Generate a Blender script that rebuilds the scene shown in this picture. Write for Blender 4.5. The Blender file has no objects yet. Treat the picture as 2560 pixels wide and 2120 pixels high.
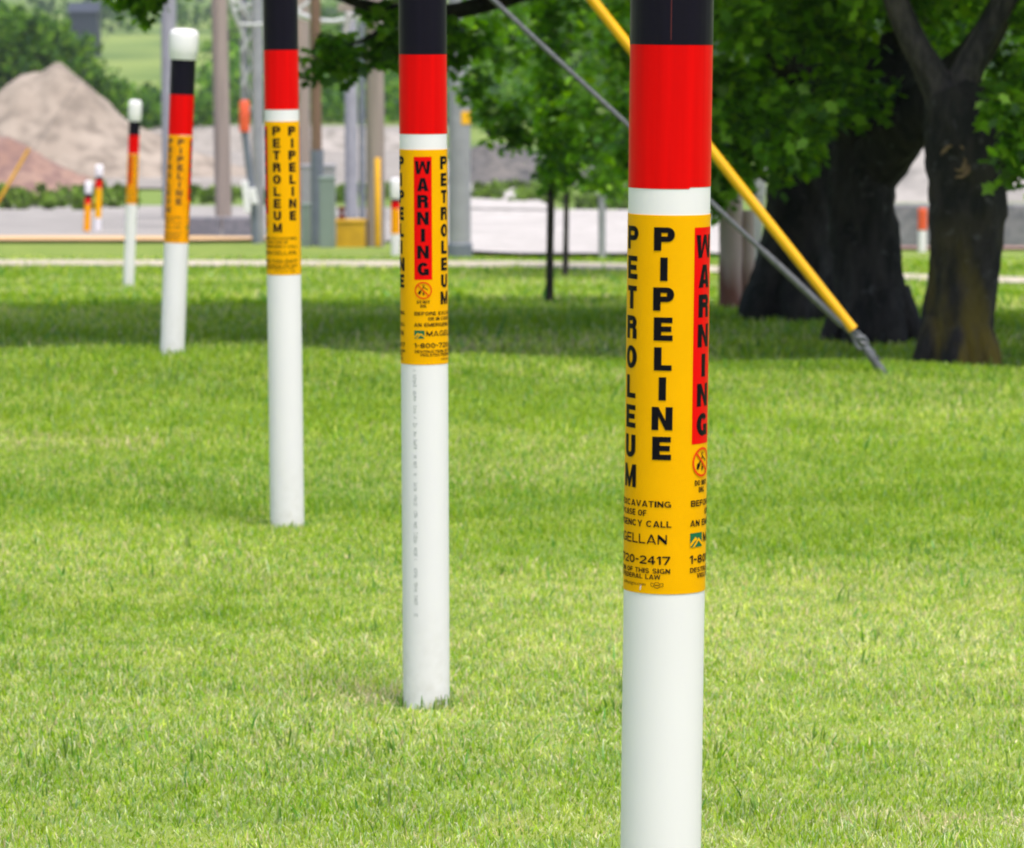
import bpy, bmesh, math, random
import numpy as np
from mathutils import Vector, Matrix

SC = bpy.context.scene
COL = SC.collection
R_ = math.radians

# ------------------------------------------------------------------ camera
EYE = 1.68
LENS = 135.0
FPX = LENS / 36.0 * 2560.0          # focal length in pixels of the 2560 px wide photograph
PITCH = math.atan(1035.0 / FPX)
cam_d = bpy.data.cameras.new('camera')
cam = bpy.data.objects.new('camera', cam_d)
COL.objects.link(cam)
cam.location = (0, 0, EYE)
cam.rotation_euler = (math.pi / 2 - PITCH, 0, 0)
cam_d.lens = LENS
cam_d.sensor_width = 36.0
cam_d.sensor_fit = 'HORIZONTAL'
cam_d.clip_start = 0.1
cam_d.clip_end = 6000
cam_d.dof.use_dof = True
cam_d.dof.focus_distance = 6.5
cam_d.dof.aperture_fstop = 11.0
SC.camera = cam

# ------------------------------------------------------------------ sky, sun, exposure
SUN_EL, SUN_AZ = R_(72), R_(150)    # azimuth clockwise from +Y: behind the camera, a little to its right
w = bpy.data.worlds.new("World")
SC.world = w
w.use_nodes = True
nt = w.node_tree
bg = nt.nodes['Background']
sky = nt.nodes.new('ShaderNodeTexSky')
sky.sky_type = 'NISHITA'
sky.sun_disc = False
sky.sun_elevation = SUN_EL
sky.sun_rotation = SUN_AZ
sky.air_density = 1.0
sky.dust_density = 4.0
sky.ozone_density = 0.6
nt.links.new(sky.outputs[0], bg.inputs[0])
bg.inputs[1].default_value = 0.15
sun_d = bpy.data.lights.new('sun', 'SUN')
sun_d.energy = 2.5
sun_d.angle = R_(12)
sun_d.color = (1.0, 0.96, 0.91)
sun = bpy.data.objects.new('sun', sun_d)
COL.objects.link(sun)
sv = Vector((math.sin(SUN_AZ) * math.cos(SUN_EL), math.cos(SUN_AZ) * math.cos(SUN_EL), math.sin(SUN_EL)))
sun.rotation_euler = sv.to_track_quat('Z', 'Y').to_euler()
sun.location = (0, 0, 30)
SC.view_settings.view_transform = 'Standard'
SC.view_settings.look = 'None'
SC.view_settings.gamma = 1.0
SC.view_settings.exposure = 0.66
SC.cycles.volume_bounces = 0
SC.cycles.max_bounces = 8
SC.cycles.transparent_max_bounces = 8

# ------------------------------------------------------------------ helpers
def at(px, py, d):
    """Point of the place at the horizontal distance d that a photograph pixel looks at."""
    cp, sp = math.cos(PITCH), math.sin(PITCH)
    x, u = px - 1280.0, 1060.0 - py
    dy = cp * FPX + sp * u
    dz = -sp * FPX + cp * u
    k = d / dy
    return Vector((x * k, d, EYE + dz * k))

def m_per_px(d, py=400):
    return (at(1281, py, d) - at(1280, py, d)).length

def tag(o, label=None, cat=None, group=None, kind=None):
    if label: o['label'] = label
    if cat: o['category'] = cat
    if group: o['group'] = group
    if kind: o['kind'] = kind
    return o

def thing(name, label, cat, loc=(0, 0, 0), group=None, rot=None):
    o = bpy.data.objects.new(name, None)
    o.empty_display_size = 0.2
    COL.objects.link(o)
    o.location = loc
    if rot is not None:
        o.rotation_mode = 'QUATERNION'
        o.rotation_quaternion = rot
    return tag(o, label, cat, group)

def link_mesh(name, me, mat, parent=None):
    o = bpy.data.objects.new(name, me)
    COL.objects.link(o)
    if mat is not None:
        me.materials.append(mat)
    if parent is not None:
        o.parent = parent
    return o

def bm_obj(name, bm, mat, parent=None, smooth=False):
    me = bpy.data.meshes.new(name)
    bmesh.ops.recalc_face_normals(bm, faces=bm.faces[:])
    bm.to_mesh(me)
    bm.free()
    if smooth:
        me.polygons.foreach_set('use_smooth', [True] * len(me.polygons))
        me.set_sharp_from_angle(angle=R_(38))
    return link_mesh(name, me, mat, parent)

def np_mesh(name, verts, loops, totals, mat, parent=None, colors=None, smooth=False):
    me = bpy.data.meshes.new(name)
    me.vertices.add(len(verts))
    me.vertices.foreach_set('co', np.asarray(verts, np.float32).ravel())
    loops = np.asarray(loops, np.int32).ravel()
    totals = np.asarray(totals, np.int32)
    me.loops.add(len(loops))
    me.loops.foreach_set('vertex_index', loops)
    me.polygons.add(len(totals))
    starts = np.concatenate(([0], np.cumsum(totals)[:-1])).astype(np.int32)
    me.polygons.foreach_set('loop_start', starts)
    me.polygons.foreach_set('loop_total', totals)
    if colors is not None:
        a = me.attributes.new('tint', 'FLOAT_COLOR', 'POINT')
        c = np.ones((len(verts), 4), np.float32)
        c[:, :3] = colors
        a.data.foreach_set('color', c.ravel())
    me.update(calc_edges=True)
    me.validate()
    if smooth:
        me.polygons.foreach_set('use_smooth', np.ones(len(totals), bool))
    return link_mesh(name, me, mat, parent)

def lathe(bm, prof, n=96, a0=0.0, a1=2 * math.pi):
    """Revolve (r, z) points round Z."""
    full = abs(a1 - a0 - 2 * math.pi) < 1e-6
    cnt = n if full else n + 1
    rings = []
    for r, z in prof:
        rings.append([bm.verts.new((r * math.sin(a0 + (a1 - a0) * i / n), -r * math.cos(a0 + (a1 - a0) * i / n), z)) for i in range(cnt)])
    for a, b in zip(rings, rings[1:]):
        for i in range(n):
            j = (i + 1) % cnt
            bm.faces.new((a[i], a[j], b[j], b[i]))
    return rings

def capped_lathe(bm, prof, n=48):
    rings = lathe(bm, prof, n)
    bm.faces.new(rings[0][::-1])
    bm.faces.new(rings[-1])

def box(bm, c, s, rz=0.0, bevel=0.0, M=None):
    t = bmesh.new()
    bmesh.ops.create_cube(t, size=1.0)
    bmesh.ops.scale(t, vec=s, verts=t.verts)
    if bevel > 0:
        bmesh.ops.bevel(t, geom=t.edges[:], offset=bevel, segments=2, affect='EDGES', profile=0.6)
    mat = Matrix.Translation(c) @ (M if M is not None else Matrix.Rotation(rz, 4, 'Z'))
    bmesh.ops.transform(t, matrix=mat, verts=t.verts)
    vm = {}
    for v in t.verts: vm[v] = bm.verts.new(v.co)
    for f in t.faces: bm.faces.new([vm[v] for v in f.verts])
    t.free()

def tube(bm, pts, radii, n=16, rough=0.0, seed=0, cap=True, lobes=None):
    """Sweep a circle along points; rough gives an uneven bark outline."""
    rng = random.Random(seed)
    pts = [Vector(p) for p in pts]
    prev = None
    rings = []
    ph = [rng.uniform(0, 6.28) for _ in range(4)]
    for i, p in enumerate(pts):
        d = (pts[min(i + 1, len(pts) - 1)] - pts[max(i - 1, 0)]).normalized()
        if prev is None:
            s = d.orthogonal().normalized()
            if abs(d.z) > 0.5:
                s = Vector((1, 0, 0)) - d * d.x
                s.normalize()
        else:
            s = (prev - d * prev.dot(d)).normalized()
        prev = s
        t = d.cross(s)
        r = radii[i]
        ring = []
        for k in range(n):
            a = 2 * math.pi * k / n
            rr = r
            if rough:
                rr = r * (1 + rough * (math.sin(3 * a + ph[0] + i * 0.35) * 0.5 + math.sin(5 * a + ph[1] - i * 0.2) * 0.4 + math.sin(9 * a + ph[2] + i * 0.9) * 0.3 + rng.uniform(-0.5, 0.5)))
            ring.append(bm.verts.new(p + (s * math.cos(a) + t * math.sin(a)) * rr))
        rings.append(ring)
    for a, b in zip(rings, rings[1:]):
        for k in range(n):
            j = (k + 1) % n
            bm.faces.new((a[k], a[j], b[j], b[k]))
    if cap:
        bm.faces.new(rings[0][::-1])
        bm.faces.new(rings[-1])
    return rings

def resample(pts, radii, step):
    """Catmull-Rom through the points, with their radii."""
    P = [Vector(p) for p in pts]
    out, rad = [], []
    for i in range(len(P) - 1):
        p0, p1, p2, p3 = P[max(i - 1, 0)], P[i], P[i + 1], P[min(i + 2, len(P) - 1)]
        n = max(1, int((p2 - p1).length / step))
        for k in range(n):
            t = k / n
            t2, t3 = t * t, t * t * t
            out.append(0.5 * ((2 * p1) + (p2 - p0) * t + (2 * p0 - 5 * p1 + 4 * p2 - p3) * t2 + (3 * p1 - p0 - 3 * p2 + p3) * t3))
            rad.append(radii[i] + (radii[i + 1] - radii[i]) * t)
    out.append(P[-1]); rad.append(radii[-1])
    return out, rad

# ------------------------------------------------------------------ materials
def mat_base(name):
    m = bpy.data.materials.new(name)
    m.use_nodes = True
    return m, m.node_tree, m.node_tree.nodes['Principled BSDF']

def paint(name, col, rough=0.45, var=0.06, scale=8.0, metallic=0.0, stretch=(1, 1, 1), bump=0.0, col2=None, coat=0.0, detail=4, spec=0.5):
    m, t, b = mat_base(name)
    N = t.nodes
    tc = N.new('ShaderNodeTexCoord')
    mp = N.new('ShaderNodeMapping')
    mp.inputs['Scale'].default_value = stretch
    no = N.new('ShaderNodeTexNoise')
    no.inputs['Scale'].default_value = scale
    no.inputs['Detail'].default_value = detail
    t.links.new(tc.outputs['Object'], mp.inputs[0])
    t.links.new(mp.outputs[0], no.inputs[0])
    mx = N.new('ShaderNodeMix'); mx.data_type = 'RGBA'
    mp2 = N.new('ShaderNodeMapRange')
    mp2.inputs[1].default_value = 0.3; mp2.inputs[2].default_value = 0.7
    t.links.new(no.outputs[0], mp2.inputs[0])
    t.links.new(mp2.outputs[0], mx.inputs[0])
    c2 = col2 if col2 else tuple(c * (1 - 2 * var) for c in col)
    mx.inputs[6].default_value = (*col, 1)
    mx.inputs[7].default_value = (*c2, 1)
    t.links.new(mx.outputs[2], b.inputs['Base Color'])
    b.inputs['Roughness'].default_value = rough
    b.inputs['Metallic'].default_value = metallic
    b.inputs['Specular IOR Level'].default_value = spec
    b.inputs['Coat Weight'].default_value = coat
    if bump:
        bp = N.new('ShaderNodeBump')
        bp.inputs['Strength'].default_value = bump
        bp.inputs['Distance'].default_value = 0.02
        t.links.new(no.outputs[0], bp.inputs['Height'])
        t.links.new(bp.outputs[0], b.inputs['Normal'])
    return m

def leaf_mat(name, gain=1.0, transl=0.45, rough=0.5, spec=0.4):
    """Leaf or blade: the plant's own colour comes from the 'tint' of each leaf; light also passes through."""
    m, t, b = mat_base(name)
    N = t.nodes
    at_ = N.new('ShaderNodeAttribute'); at_.attribute_name = 'tint'
    b.inputs['Roughness'].default_value = rough
    b.inputs['Specular IOR Level'].default_value = spec
    t.links.new(at_.outputs['Color'], b.inputs['Base Color'])
    tr = N.new('ShaderNodeBsdfTranslucent')
    hs = N.new('ShaderNodeHueSaturation')
    hs.inputs['Saturation'].default_value = 1.1
    hs.inputs['Value'].default_value = gain
    t.links.new(at_.outputs['Color'], hs.inputs['Color'])
    t.links.new(hs.outputs[0], tr.inputs[0])
    mx = N.new('ShaderNodeMixShader')
    mx.inputs[0].default_value = transl
    t.links.new(b.outputs[0], mx.inputs[1])
    t.links.new(tr.outputs[0], mx.inputs[2])
    t.links.new(mx.outputs[0], N['Material Output'].inputs[0])
    return m

def bark_mat(name, c1, c2, moss=None, moss_h=0.8, scale=14):
    m, t, b = mat_base(name)
    N = t.nodes
    tc = N.new('ShaderNodeTexCoord')
    mp = N.new('ShaderNodeMapping'); mp.inputs['Scale'].default_value = (1, 1, 0.35)
    t.links.new(tc.outputs['Object'], mp.inputs[0])
    no = N.new('ShaderNodeTexNoise'); no.inputs['Scale'].default_value = scale; no.inputs['Detail'].default_value = 6
    no.inputs['Roughness'].default_value = 0.65
    t.links.new(mp.outputs[0], no.inputs[0])
    cr = N.new('ShaderNodeValToRGB')
    cr.color_ramp.elements[0].position = 0.40; cr.color_ramp.elements[0].color = (*c1, 1)
    cr.color_ramp.elements[1].position = 0.66; cr.color_ramp.elements[1].color = (*c2, 1)
    t.links.new(no.outputs[0], cr.inputs[0])
    # pale lichen flecks
    vo = N.new('ShaderNodeTexNoise'); vo.inputs['Scale'].default_value = scale * 1.4; vo.inputs['Detail'].default_value = 3
    t.links.new(tc.outputs['Object'], vo.inputs[0])
    vr = N.new('ShaderNodeMapRange'); vr.inputs[1].default_value = 0.62; vr.inputs[2].default_value = 0.70
    t.links.new(vo.outputs[0], vr.inputs[0])
    fm = N.new('ShaderNodeMix'); fm.data_type = 'RGBA'
    t.links.new(vr.outputs[0], fm.inputs[0]); t.links.new(cr.outputs[0], fm.inputs[6]); fm.inputs[7].default_value = (0.055, 0.05, 0.055, 1)
    col = fm.outputs[2]
    if moss:
        n2 = N.new('ShaderNodeTexNoise'); n2.inputs['Scale'].default_value = 7; n2.inputs['Detail'].default_value = 4
        t.links.new(mp.outputs[0], n2.inputs[0])
        sp = N.new('ShaderNodeSeparateXYZ'); t.links.new(tc.outputs['Object'], sp.inputs[0])
        hr = N.new('ShaderNodeMapRange')
        hr.inputs[1].default_value = moss_h; hr.inputs[2].default_value = 0.1
        t.links.new(sp.outputs[2], hr.inputs[0])
        ml = N.new('ShaderNodeMath'); ml.operation = 'MULTIPLY'
        n3 = N.new('ShaderNodeMapRange'); n3.inputs[1].default_value = 0.42; n3.inputs[2].default_value = 0.62
        t.links.new(n2.outputs[0], n3.inputs[0])
        t.links.new(n3.outputs[0], ml.inputs[0]); t.links.new(hr.outputs[0], ml.inputs[1])
        mx = N.new('ShaderNodeMix'); mx.data_type = 'RGBA'
        t.links.new(ml.outputs[0], mx.inputs[0]); t.links.new(col, mx.inputs[6])
        mx.inputs[7].default_value = (*moss, 1)
        col = mx.outputs[2]
    t.links.new(col, b.inputs['Base Color'])
    b.inputs['Roughness'].default_value = 0.9
    bp = N.new('ShaderNodeBump'); bp.inputs['Strength'].default_value = 1.0; bp.inputs['Distance'].default_value = 0.06
    t.links.new(no.outputs[0], bp.inputs['Height']); t.links.new(bp.outputs[0], b.inputs['Normal'])
    return m

def ground_mat(name, cols, scales, stretch=(1, 1, 1), bump=0.3, rough=0.95):
    """Two noises between three colours."""
    m, t, b = mat_base(name)
    N = t.nodes
    tc = N.new('ShaderNodeTexCoord')
    mp = N.new('ShaderNodeMapping'); mp.inputs['Scale'].default_value = stretch
    t.links.new(tc.outputs['Object'], mp.inputs[0])
    prev = None
    n1 = N.new('ShaderNodeTexNoise'); n1.inputs['Scale'].default_value = scales[0]; n1.inputs['Detail'].default_value = 5
    n2 = N.new('ShaderNodeTexNoise'); n2.inputs['Scale'].default_value = scales[1]; n2.inputs['Detail'].default_value = 5
    t.links.new(mp.outputs[0], n1.inputs[0]); t.links.new(mp.outputs[0], n2.inputs[0])
    r1 = N.new('ShaderNodeMapRange'); r1.inputs[1].default_value = 0.35; r1.inputs[2].default_value = 0.65
    r2 = N.new('ShaderNodeMapRange'); r2.inputs[1].default_value = 0.42; r2.inputs[2].default_value = 0.66
    t.links.new(n1.outputs[0], r1.inputs[0]); t.links.new(n2.outputs[0], r2.inputs[0])
    a = N.new('ShaderNodeMix'); a.data_type = 'RGBA'
    a.inputs[6].default_value = (*cols[0], 1); a.inputs[7].default_value = (*cols[1], 1)
    t.links.new(r1.outputs[0], a.inputs[0])
    c = N.new('ShaderNodeMix'); c.data_type = 'RGBA'
    t.links.new(a.outputs[2], c.inputs[6]); c.inputs[7].default_value = (*cols[2], 1)
    t.links.new(r2.outputs[0], c.inputs[0])
    t.links.new(c.outputs[2], b.inputs['Base Color'])
    b.inputs['Roughness'].default_value = rough
    b.inputs['Specular IOR Level'].default_value = 0.2
    bp = N.new('ShaderNodeBump'); bp.inputs['Strength'].default_value = bump; bp.inputs['Distance'].default_value = 0.05
    t.links.new(n1.outputs[0], bp.inputs['Height']); t.links.new(bp.outputs[0], b.inputs['Normal'])
    return m

M = {}
M['white_pipe'] = paint('white_pipe_plastic', (0.80, 0.765, 0.81), 0.45, 0.02, 5, stretch=(1, 1, 0.4))
M['white_cap'] = paint('white_cap_plastic', (0.84, 0.81, 0.84), 0.4, 0.02, 12)
M['black_band'] = paint('black_vinyl', (0.007, 0.005, 0.014), 0.32, 0.12, 60, stretch=(1, 1, 0.03), bump=0.06, spec=0.14)
M['red_band'] = paint('red_vinyl', (0.80, 0.0015, 0.002), 0.34, 0.10, 60, stretch=(1, 1, 0.03), bump=0.06, spec=0.07)
M['yellow_label'] = paint('yellow_vinyl', (0.86, 0.41, 0.0), 0.42, 0.02, 20, spec=0.06)
M['orange_label'] = paint('faded_orange_vinyl', (0.95, 0.37, 0.002), 0.45, 0.06, 20, spec=0.06)
M['red_panel'] = paint('red_print', (0.78, 0.003, 0.003), 0.42, 0.02, 20, spec=0.06)
M['orange_print'] = paint('orange_red_print', (0.75, 0.055, 0.006), 0.42, 0.02, 20, spec=0.06)
M['ink'] = paint('black_ink', (0.006, 0.005, 0.008), 0.42, 0.05, 20, spec=0.06)
M['faded_ink'] = paint('sun_faded_ink', (0.16, 0.06, 0.004), 0.5, 0.2, 60)
M['grey_ink'] = paint('grey_ink', (0.42, 0.42, 0.44), 0.5, 0.05, 200)
M['green_print'] = paint('green_print', (0.015, 0.14, 0.06), 0.42, 0.02, 20, spec=0.06)
M['guy_yellow'] = paint('yellow_guard_plastic', (0.88, 0.45, 0.006), 0.35, 0.06, 9)
M['steel'] = paint('galvanised_steel', (0.15, 0.155, 0.175), 0.55, 0.2, 40, metallic=0.2)
M['steel_pale'] = paint('pale_galvanised_steel', (0.33, 0.33, 0.365), 0.55, 0.10, 5, metallic=0.1)
M['steel_blue'] = paint('blue_grey_steel', (0.17, 0.19, 0.24), 0.5, 0.1, 5)
M['wood_grey'] = paint('weathered_grey_wood', (0.33, 0.27, 0.235), 0.9, 0.15, 14, stretch=(1, 1, 0.05), bump=0.4)
M['wood_brown'] = paint('brown_treated_wood', (0.25, 0.15, 0.10), 0.9, 0.2, 14, stretch=(1, 1, 0.05), bump=0.4)
M['barn'] = paint('dark_blue_grey_barn_metal', (0.022, 0.032, 0.055), 0.6, 0.1, 3)
M['insul'] = paint('pale_insulator_glaze', (0.62, 0.58, 0.57), 0.3, 0.05, 10)
M['cable_pale'] = paint('pale_cable_sheath', (0.55, 0.56, 0.57), 0.5, 0.05, 10)
M['cab_green'] = paint('pale_green_cabinet_paint', (0.20, 0.25, 0.225), 0.5, 0.05, 6)
M['cab_grey'] = paint('grey_cabinet_paint', (0.30, 0.29, 0.32), 0.5, 0.05, 6)
M['box_yellow'] = paint('mustard_paint', (0.64, 0.36, 0.010), 0.55, 0.12, 6)
M['rust'] = paint('rusty_red_iron', (0.16, 0.03, 0.02), 0.7, 0.2, 20)
M['orange_sleeve'] = paint('orange_sleeve_plastic', (0.75, 0.10, 0.03), 0.5, 0.05, 8)
M['concrete'] = ground_mat('concrete', [(0.40, 0.375, 0.36), (0.50, 0.47, 0.45), (0.33, 0.31, 0.29)], (0.6, 3.0))
M['path'] = ground_mat('pale_path', [(0.42, 0.37, 0.30), (0.50, 0.44, 0.36), (0.33, 0.30, 0.20)], (0.9, 4.0))
M['tan'] = ground_mat('tan_sand', [(0.62, 0.40, 0.20), (0.70, 0.46, 0.25), (0.50, 0.34, 0.16)], (0.5, 2.0), (0.3, 1, 1))
M['gravel'] = ground_mat('grey_gravel', [(0.27, 0.245, 0.22), (0.34, 0.31, 0.285), (0.19, 0.175, 0.155)], (0.25, 1.3))
M['lot'] = ground_mat('grey_yard', [(0.29, 0.27, 0.255), (0.36, 0.335, 0.315), (0.20, 0.19, 0.18)], (0.3, 1.6), (0.5, 1, 1))
M['pile'] = ground_mat('crushed_stone', [(0.28, 0.232, 0.190), (0.34, 0.288, 0.24), (0.19, 0.158, 0.13)], (0.5, 1.6))
M['pile_brown'] = ground_mat('brown_soil_heap', [(0.25, 0.15, 0.12), (0.30, 0.20, 0.16), (0.18, 0.11, 0.10)], (0.9, 3.5))
M['pile_dark'] = ground_mat('dark_soil_heap', [(0.10, 0.098, 0.10), (0.16, 0.145, 0.135), (0.07, 0.07, 0.072)], (0.9, 3.5))
M['block_wall'] = ground_mat('grey_concrete_barrier', [(0.19, 0.18, 0.20), (0.25, 0.24, 0.26), (0.15, 0.15, 0.17)], (2, 8))
M['lawn'] = ground_mat('lawn_soil_and_thatch', [(0.17, 0.24, 0.035), (0.23, 0.27, 0.06), (0.12, 0.19, 0.03)], (1.2, 5.0), (0.6, 1, 1), bump=0.5)
M['field'] = ground_mat('far_field', [(0.15, 0.22, 0.045), (0.23, 0.28, 0.07), (0.08, 0.14, 0.03)], (0.012, 0.03), (1, 0.35, 1), bump=0.0)
M['grass'] = leaf_mat('grass_blade', 1.2, 0.44, 0.45, 0.3)
M['leaf'] = leaf_mat('tree_leaf', 1.4, 0.56, 0.42, 0.5)
M['leaf_far'] = leaf_mat('far_leaf', 1.2, 0.4, 0.7, 0.08)
M['bark'] = bark_mat('dark_rough_bark', (0.003, 0.0025, 0.003), (0.040, 0.031, 0.032), scale=9)
M['bark_moss'] = bark_mat('dark_bark_with_ochre_lichen', (0.004, 0.0032, 0.004), (0.034, 0.026, 0.026), (0.13, 0.092, 0.006), 0.9, scale=11)
M['bark_limb'] = bark_mat('grey_brown_limb_bark', (0.02, 0.016, 0.017), (0.095, 0.075, 0.072))
M['bark_thin'] = bark_mat('sapling_bark', (0.03, 0.022, 0.02), (0.09, 0.07, 0.06))
M['seam'] = paint('dark_red_seam', (0.12, 0.004, 0.006), 0.5, 0.05, 20)
M['knot'] = paint('healed_branch_scar', (0.24, 0.15, 0.08), 0.9, 0.25, 20, bump=0.5)

# grime splashed on the foot of the white pipes
_m = M['white_pipe']; _t = _m.node_tree; _N = _t.nodes; _b = _N['Principled BSDF']
_src = _b.inputs['Base Color'].links[0].from_socket
_tc = _N.new('ShaderNodeTexCoord'); _sp = _N.new('ShaderNodeSeparateXYZ'); _t.links.new(_tc.outputs['Object'], _sp.inputs[0])
_no = _N.new('ShaderNodeTexNoise'); _no.inputs['Scale'].default_value = 30; _no.inputs['Detail'].default_value = 5; _t.links.new(_tc.outputs['Object'], _no.inputs[0])
_hr = _N.new('ShaderNodeMapRange'); _hr.inputs[1].default_value = 0.26; _hr.inputs[2].default_value = 0.0; _t.links.new(_sp.outputs[2], _hr.inputs[0])
_nr = _N.new('ShaderNodeMapRange'); _nr.inputs[1].default_value = 0.4; _nr.inputs[2].default_value = 0.9; _nr.inputs[4].default_value = 0.55; _t.links.new(_no.outputs[0], _nr.inputs[0])
_ml = _N.new('ShaderNodeMath'); _ml.operation = 'MULTIPLY'; _t.links.new(_hr.outputs[0], _ml.inputs[0]); _t.links.new(_nr.outputs[0], _ml.inputs[1])
_n2 = _N.new('ShaderNodeTexNoise'); _n2.inputs['Scale'].default_value = 9; _n2.inputs['Detail'].default_value = 6; _n2.inputs['Roughness'].default_value = 0.7
_mp = _N.new('ShaderNodeMapping'); _mp.inputs['Scale'].default_value = (1, 1, 0.35); _t.links.new(_tc.outputs['Object'], _mp.inputs[0]); _t.links.new(_mp.outputs[0], _n2.inputs[0])
_n2r = _N.new('ShaderNodeMapRange'); _n2r.inputs[1].default_value = 0.60; _n2r.inputs[2].default_value = 0.78; _n2r.inputs[4].default_value = 0.07; _t.links.new(_n2.outputs[0], _n2r.inputs[0])
_ad = _N.new('ShaderNodeMath'); _ad.operation = 'ADD'; _ad.use_clamp = True; _t.links.new(_ml.outputs[0], _ad.inputs[0]); _t.links.new(_n2r.outputs[0], _ad.inputs[1])
_mx = _N.new('ShaderNodeMix'); _mx.data_type = 'RGBA'; _t.links.new(_ad.outputs[0], _mx.inputs[0]); _t.links.new(_src, _mx.inputs[6]); _mx.inputs[7].default_value = (0.46, 0.42, 0.38, 1)
_t.links.new(_mx.outputs[2], _b.inputs['Base Color'])

# ------------------------------------------------------------------ terrain
PD = np.array([-60, 0, 6, 11, 13, 14.5, 16.0, 17.2, 18.2, 19.1, 20, 22, 24.5, 27, 30, 35, 39.6, 44, 46, 52, 60, 68, 85, 120, 200, 400, 700, 1000, 1500, 2400.])
PZ = np.array([-0.02, -0.02, -0.03, -0.036, -0.045, -0.042, -0.024, -0.004, 0.004, -0.07, -0.200, -0.216, -0.305, -0.418, -0.576, -0.882, -1.171, -1.224, -1.29, -1.53, -1.91, -2.23, -2.78, -3.54, -5.0, -7.1, -5.2, 1.0, 22, 70.])
SL = np.zeros(len(PD))
_sec = np.diff(PZ) / np.diff(PD)
for _i in range(1, len(PD) - 1):
    if _sec[_i - 1] * _sec[_i] > 0:
        SL[_i] = 2 * _sec[_i - 1] * _sec[_i] / (_sec[_i - 1] + _sec[_i])
SL[-1] = _sec[-1]

def zg(x, y):
    """Ground height (arrays or numbers)."""
    x = np.asarray(x, float); y = np.asarray(y, float)
    yc = np.clip(y, PD[0], PD[-1])
    i = np.clip(np.searchsorted(PD, yc) - 1, 0, len(PD) - 2)
    h = PD[i + 1] - PD[i]
    t = (yc - PD[i]) / h
    z = PZ[i] * (2 * t**3 - 3 * t**2 + 1) + SL[i] * h * (t**3 - 2 * t**2 + t) + PZ[i + 1] * (-2 * t**3 + 3 * t**2) + SL[i + 1] * h * (t**3 - t**2)
    crest = np.exp(-((y - 17.9) / 1.9) ** 2)
    near = np.clip((30 - y) / 10, 0, 1) * np.clip((y + 4) / 6, 0, 1)
    z = z - crest * np.where(x > 0, 0.035, 0.028) * np.clip(x, -1.8, 3)
    z = z + near * (0.012 * np.sin(x * 1.7 + y * 0.9) + 0.010 * np.sin(y * 2.1 - x * 0.6 + 1.0) + 0.006 * np.sin(x * 4.1 - y * 1.3))
    return z

def zgf(x, y):
    return float(zg(x, y))

ys = np.unique(np.concatenate([np.linspace(-60, 0, 13), np.arange(0, 32, 0.25), np.arange(32, 100, 1.0), np.geomspace(100, 2400, 60)]))
xs = np.unique(np.concatenate([np.arange(-8, 8.01, 0.25), np.geomspace(8, 1200, 26), -np.geomspace(8, 1200, 26)]))
def grid_mesh(name, xs, ys, zfun, mat, kind='structure', dz=0.0):
    X, Y = np.meshgrid(xs, ys)
    V = np.stack([X, Y, zfun(X, Y) + dz], -1).reshape(-1, 3)
    nx, ny = len(xs), len(ys)
    idx = np.arange(nx * ny).reshape(ny, nx)
    q = np.stack([idx[:-1, :-1], idx[:-1, 1:], idx[1:, 1:], idx[1:, :-1]], -1).reshape(-1, 4)
    o = np_mesh(name, V, q, np.full(len(q), 4), mat, smooth=True)
    if kind: o['kind'] = kind
    return o
yn = ys[ys <= 60.01]
yf = ys[ys >= 60.0 - 1e-6]
tag(grid_mesh('lawn', xs, yn, zg, M['lawn']), 'mown green lawn rolling over a low ridge')
tag(grid_mesh('field', xs, yf, zg, M['field']), 'far green field and hillside')

def sheet(name, poly, mat, dz, label, nu=40, nv=16):
    """Ground sheet between a near edge and a far edge, each a polyline of (x, y)."""
    near, far = poly
    def along(pl, t):
        s = t * (len(pl) - 1); i = min(int(s), len(pl) - 2); f = s - i
        return (pl[i][0] + (pl[i + 1][0] - pl[i][0]) * f, pl[i][1] + (pl[i + 1][1] - pl[i][1]) * f)
    V = []
    for v in range(nv + 1):
        for u in range(nu + 1):
            a = along(near, u / nu); b = along(far, u / nu)
            x = a[0] + (b[0] - a[0]) * v / nv; y = a[1] + (b[1] - a[1]) * v / nv
            V.append((x, y, zgf(x, y) + dz))
    idx = np.arange((nu + 1) * (nv + 1)).reshape(nv + 1, nu + 1)
    q = np.stack([idx[:-1, :-1], idx[:-1, 1:], idx[1:, 1:], idx[1:, :-1]], -1).reshape(-1, 4)
    o = np_mesh(name, V, q, np.full(len(q), 4), mat, smooth=True)
    return tag(o, label, kind='structure')

def gx(px, d):
    return (px - 1280.0) * d / (FPX * math.cos(PITCH)) * 0.9945

# path, yards, drive
sheet('path', ([(-14, 44.0), (0, 43.2), (2.5, 42.0), (4.5, 40.6), (14, 36)], [(-14, 45.6), (0, 44.6), (2.5, 43.3), (4.5, 41.7), (14, 37.2)]), M['path'], 0.02, 'pale concrete footpath crossing the lawn', 60, 3)
sheet('yard', ([(-40, 61.2), (gx(700, 60), 60.6), (gx(1100, 56), 56.5)], [(-40, 92), (gx(600, 90), 90), (gx(1100, 88), 88)]), M['lot'], 0.03, 'grey gravel yard beyond the lawn', 40, 20)
sheet('sand_strip', ([(-40, 56.8), (gx(500, 57.2), 57.2), (gx(690, 58.6), 58.6)], [(-40, 61.6), (gx(500, 61.5), 61.5), (gx(690, 60), 60.2)]), M['tan'], 0.055, 'tan sandy strip along the yard edge', 40, 4)
sheet('driveway', ([(gx(1090, 48), 48.5), (gx(1300, 46.5), 46.6), (gx(1820, 46.5), 46.6)], [(gx(1090, 95), 95), (gx(1330, 86), 86), (gx(1820, 84), 84)]), M['concrete'], 0.06, 'pale concrete drive apron beside the tall grey pole', 40, 24)
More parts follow.
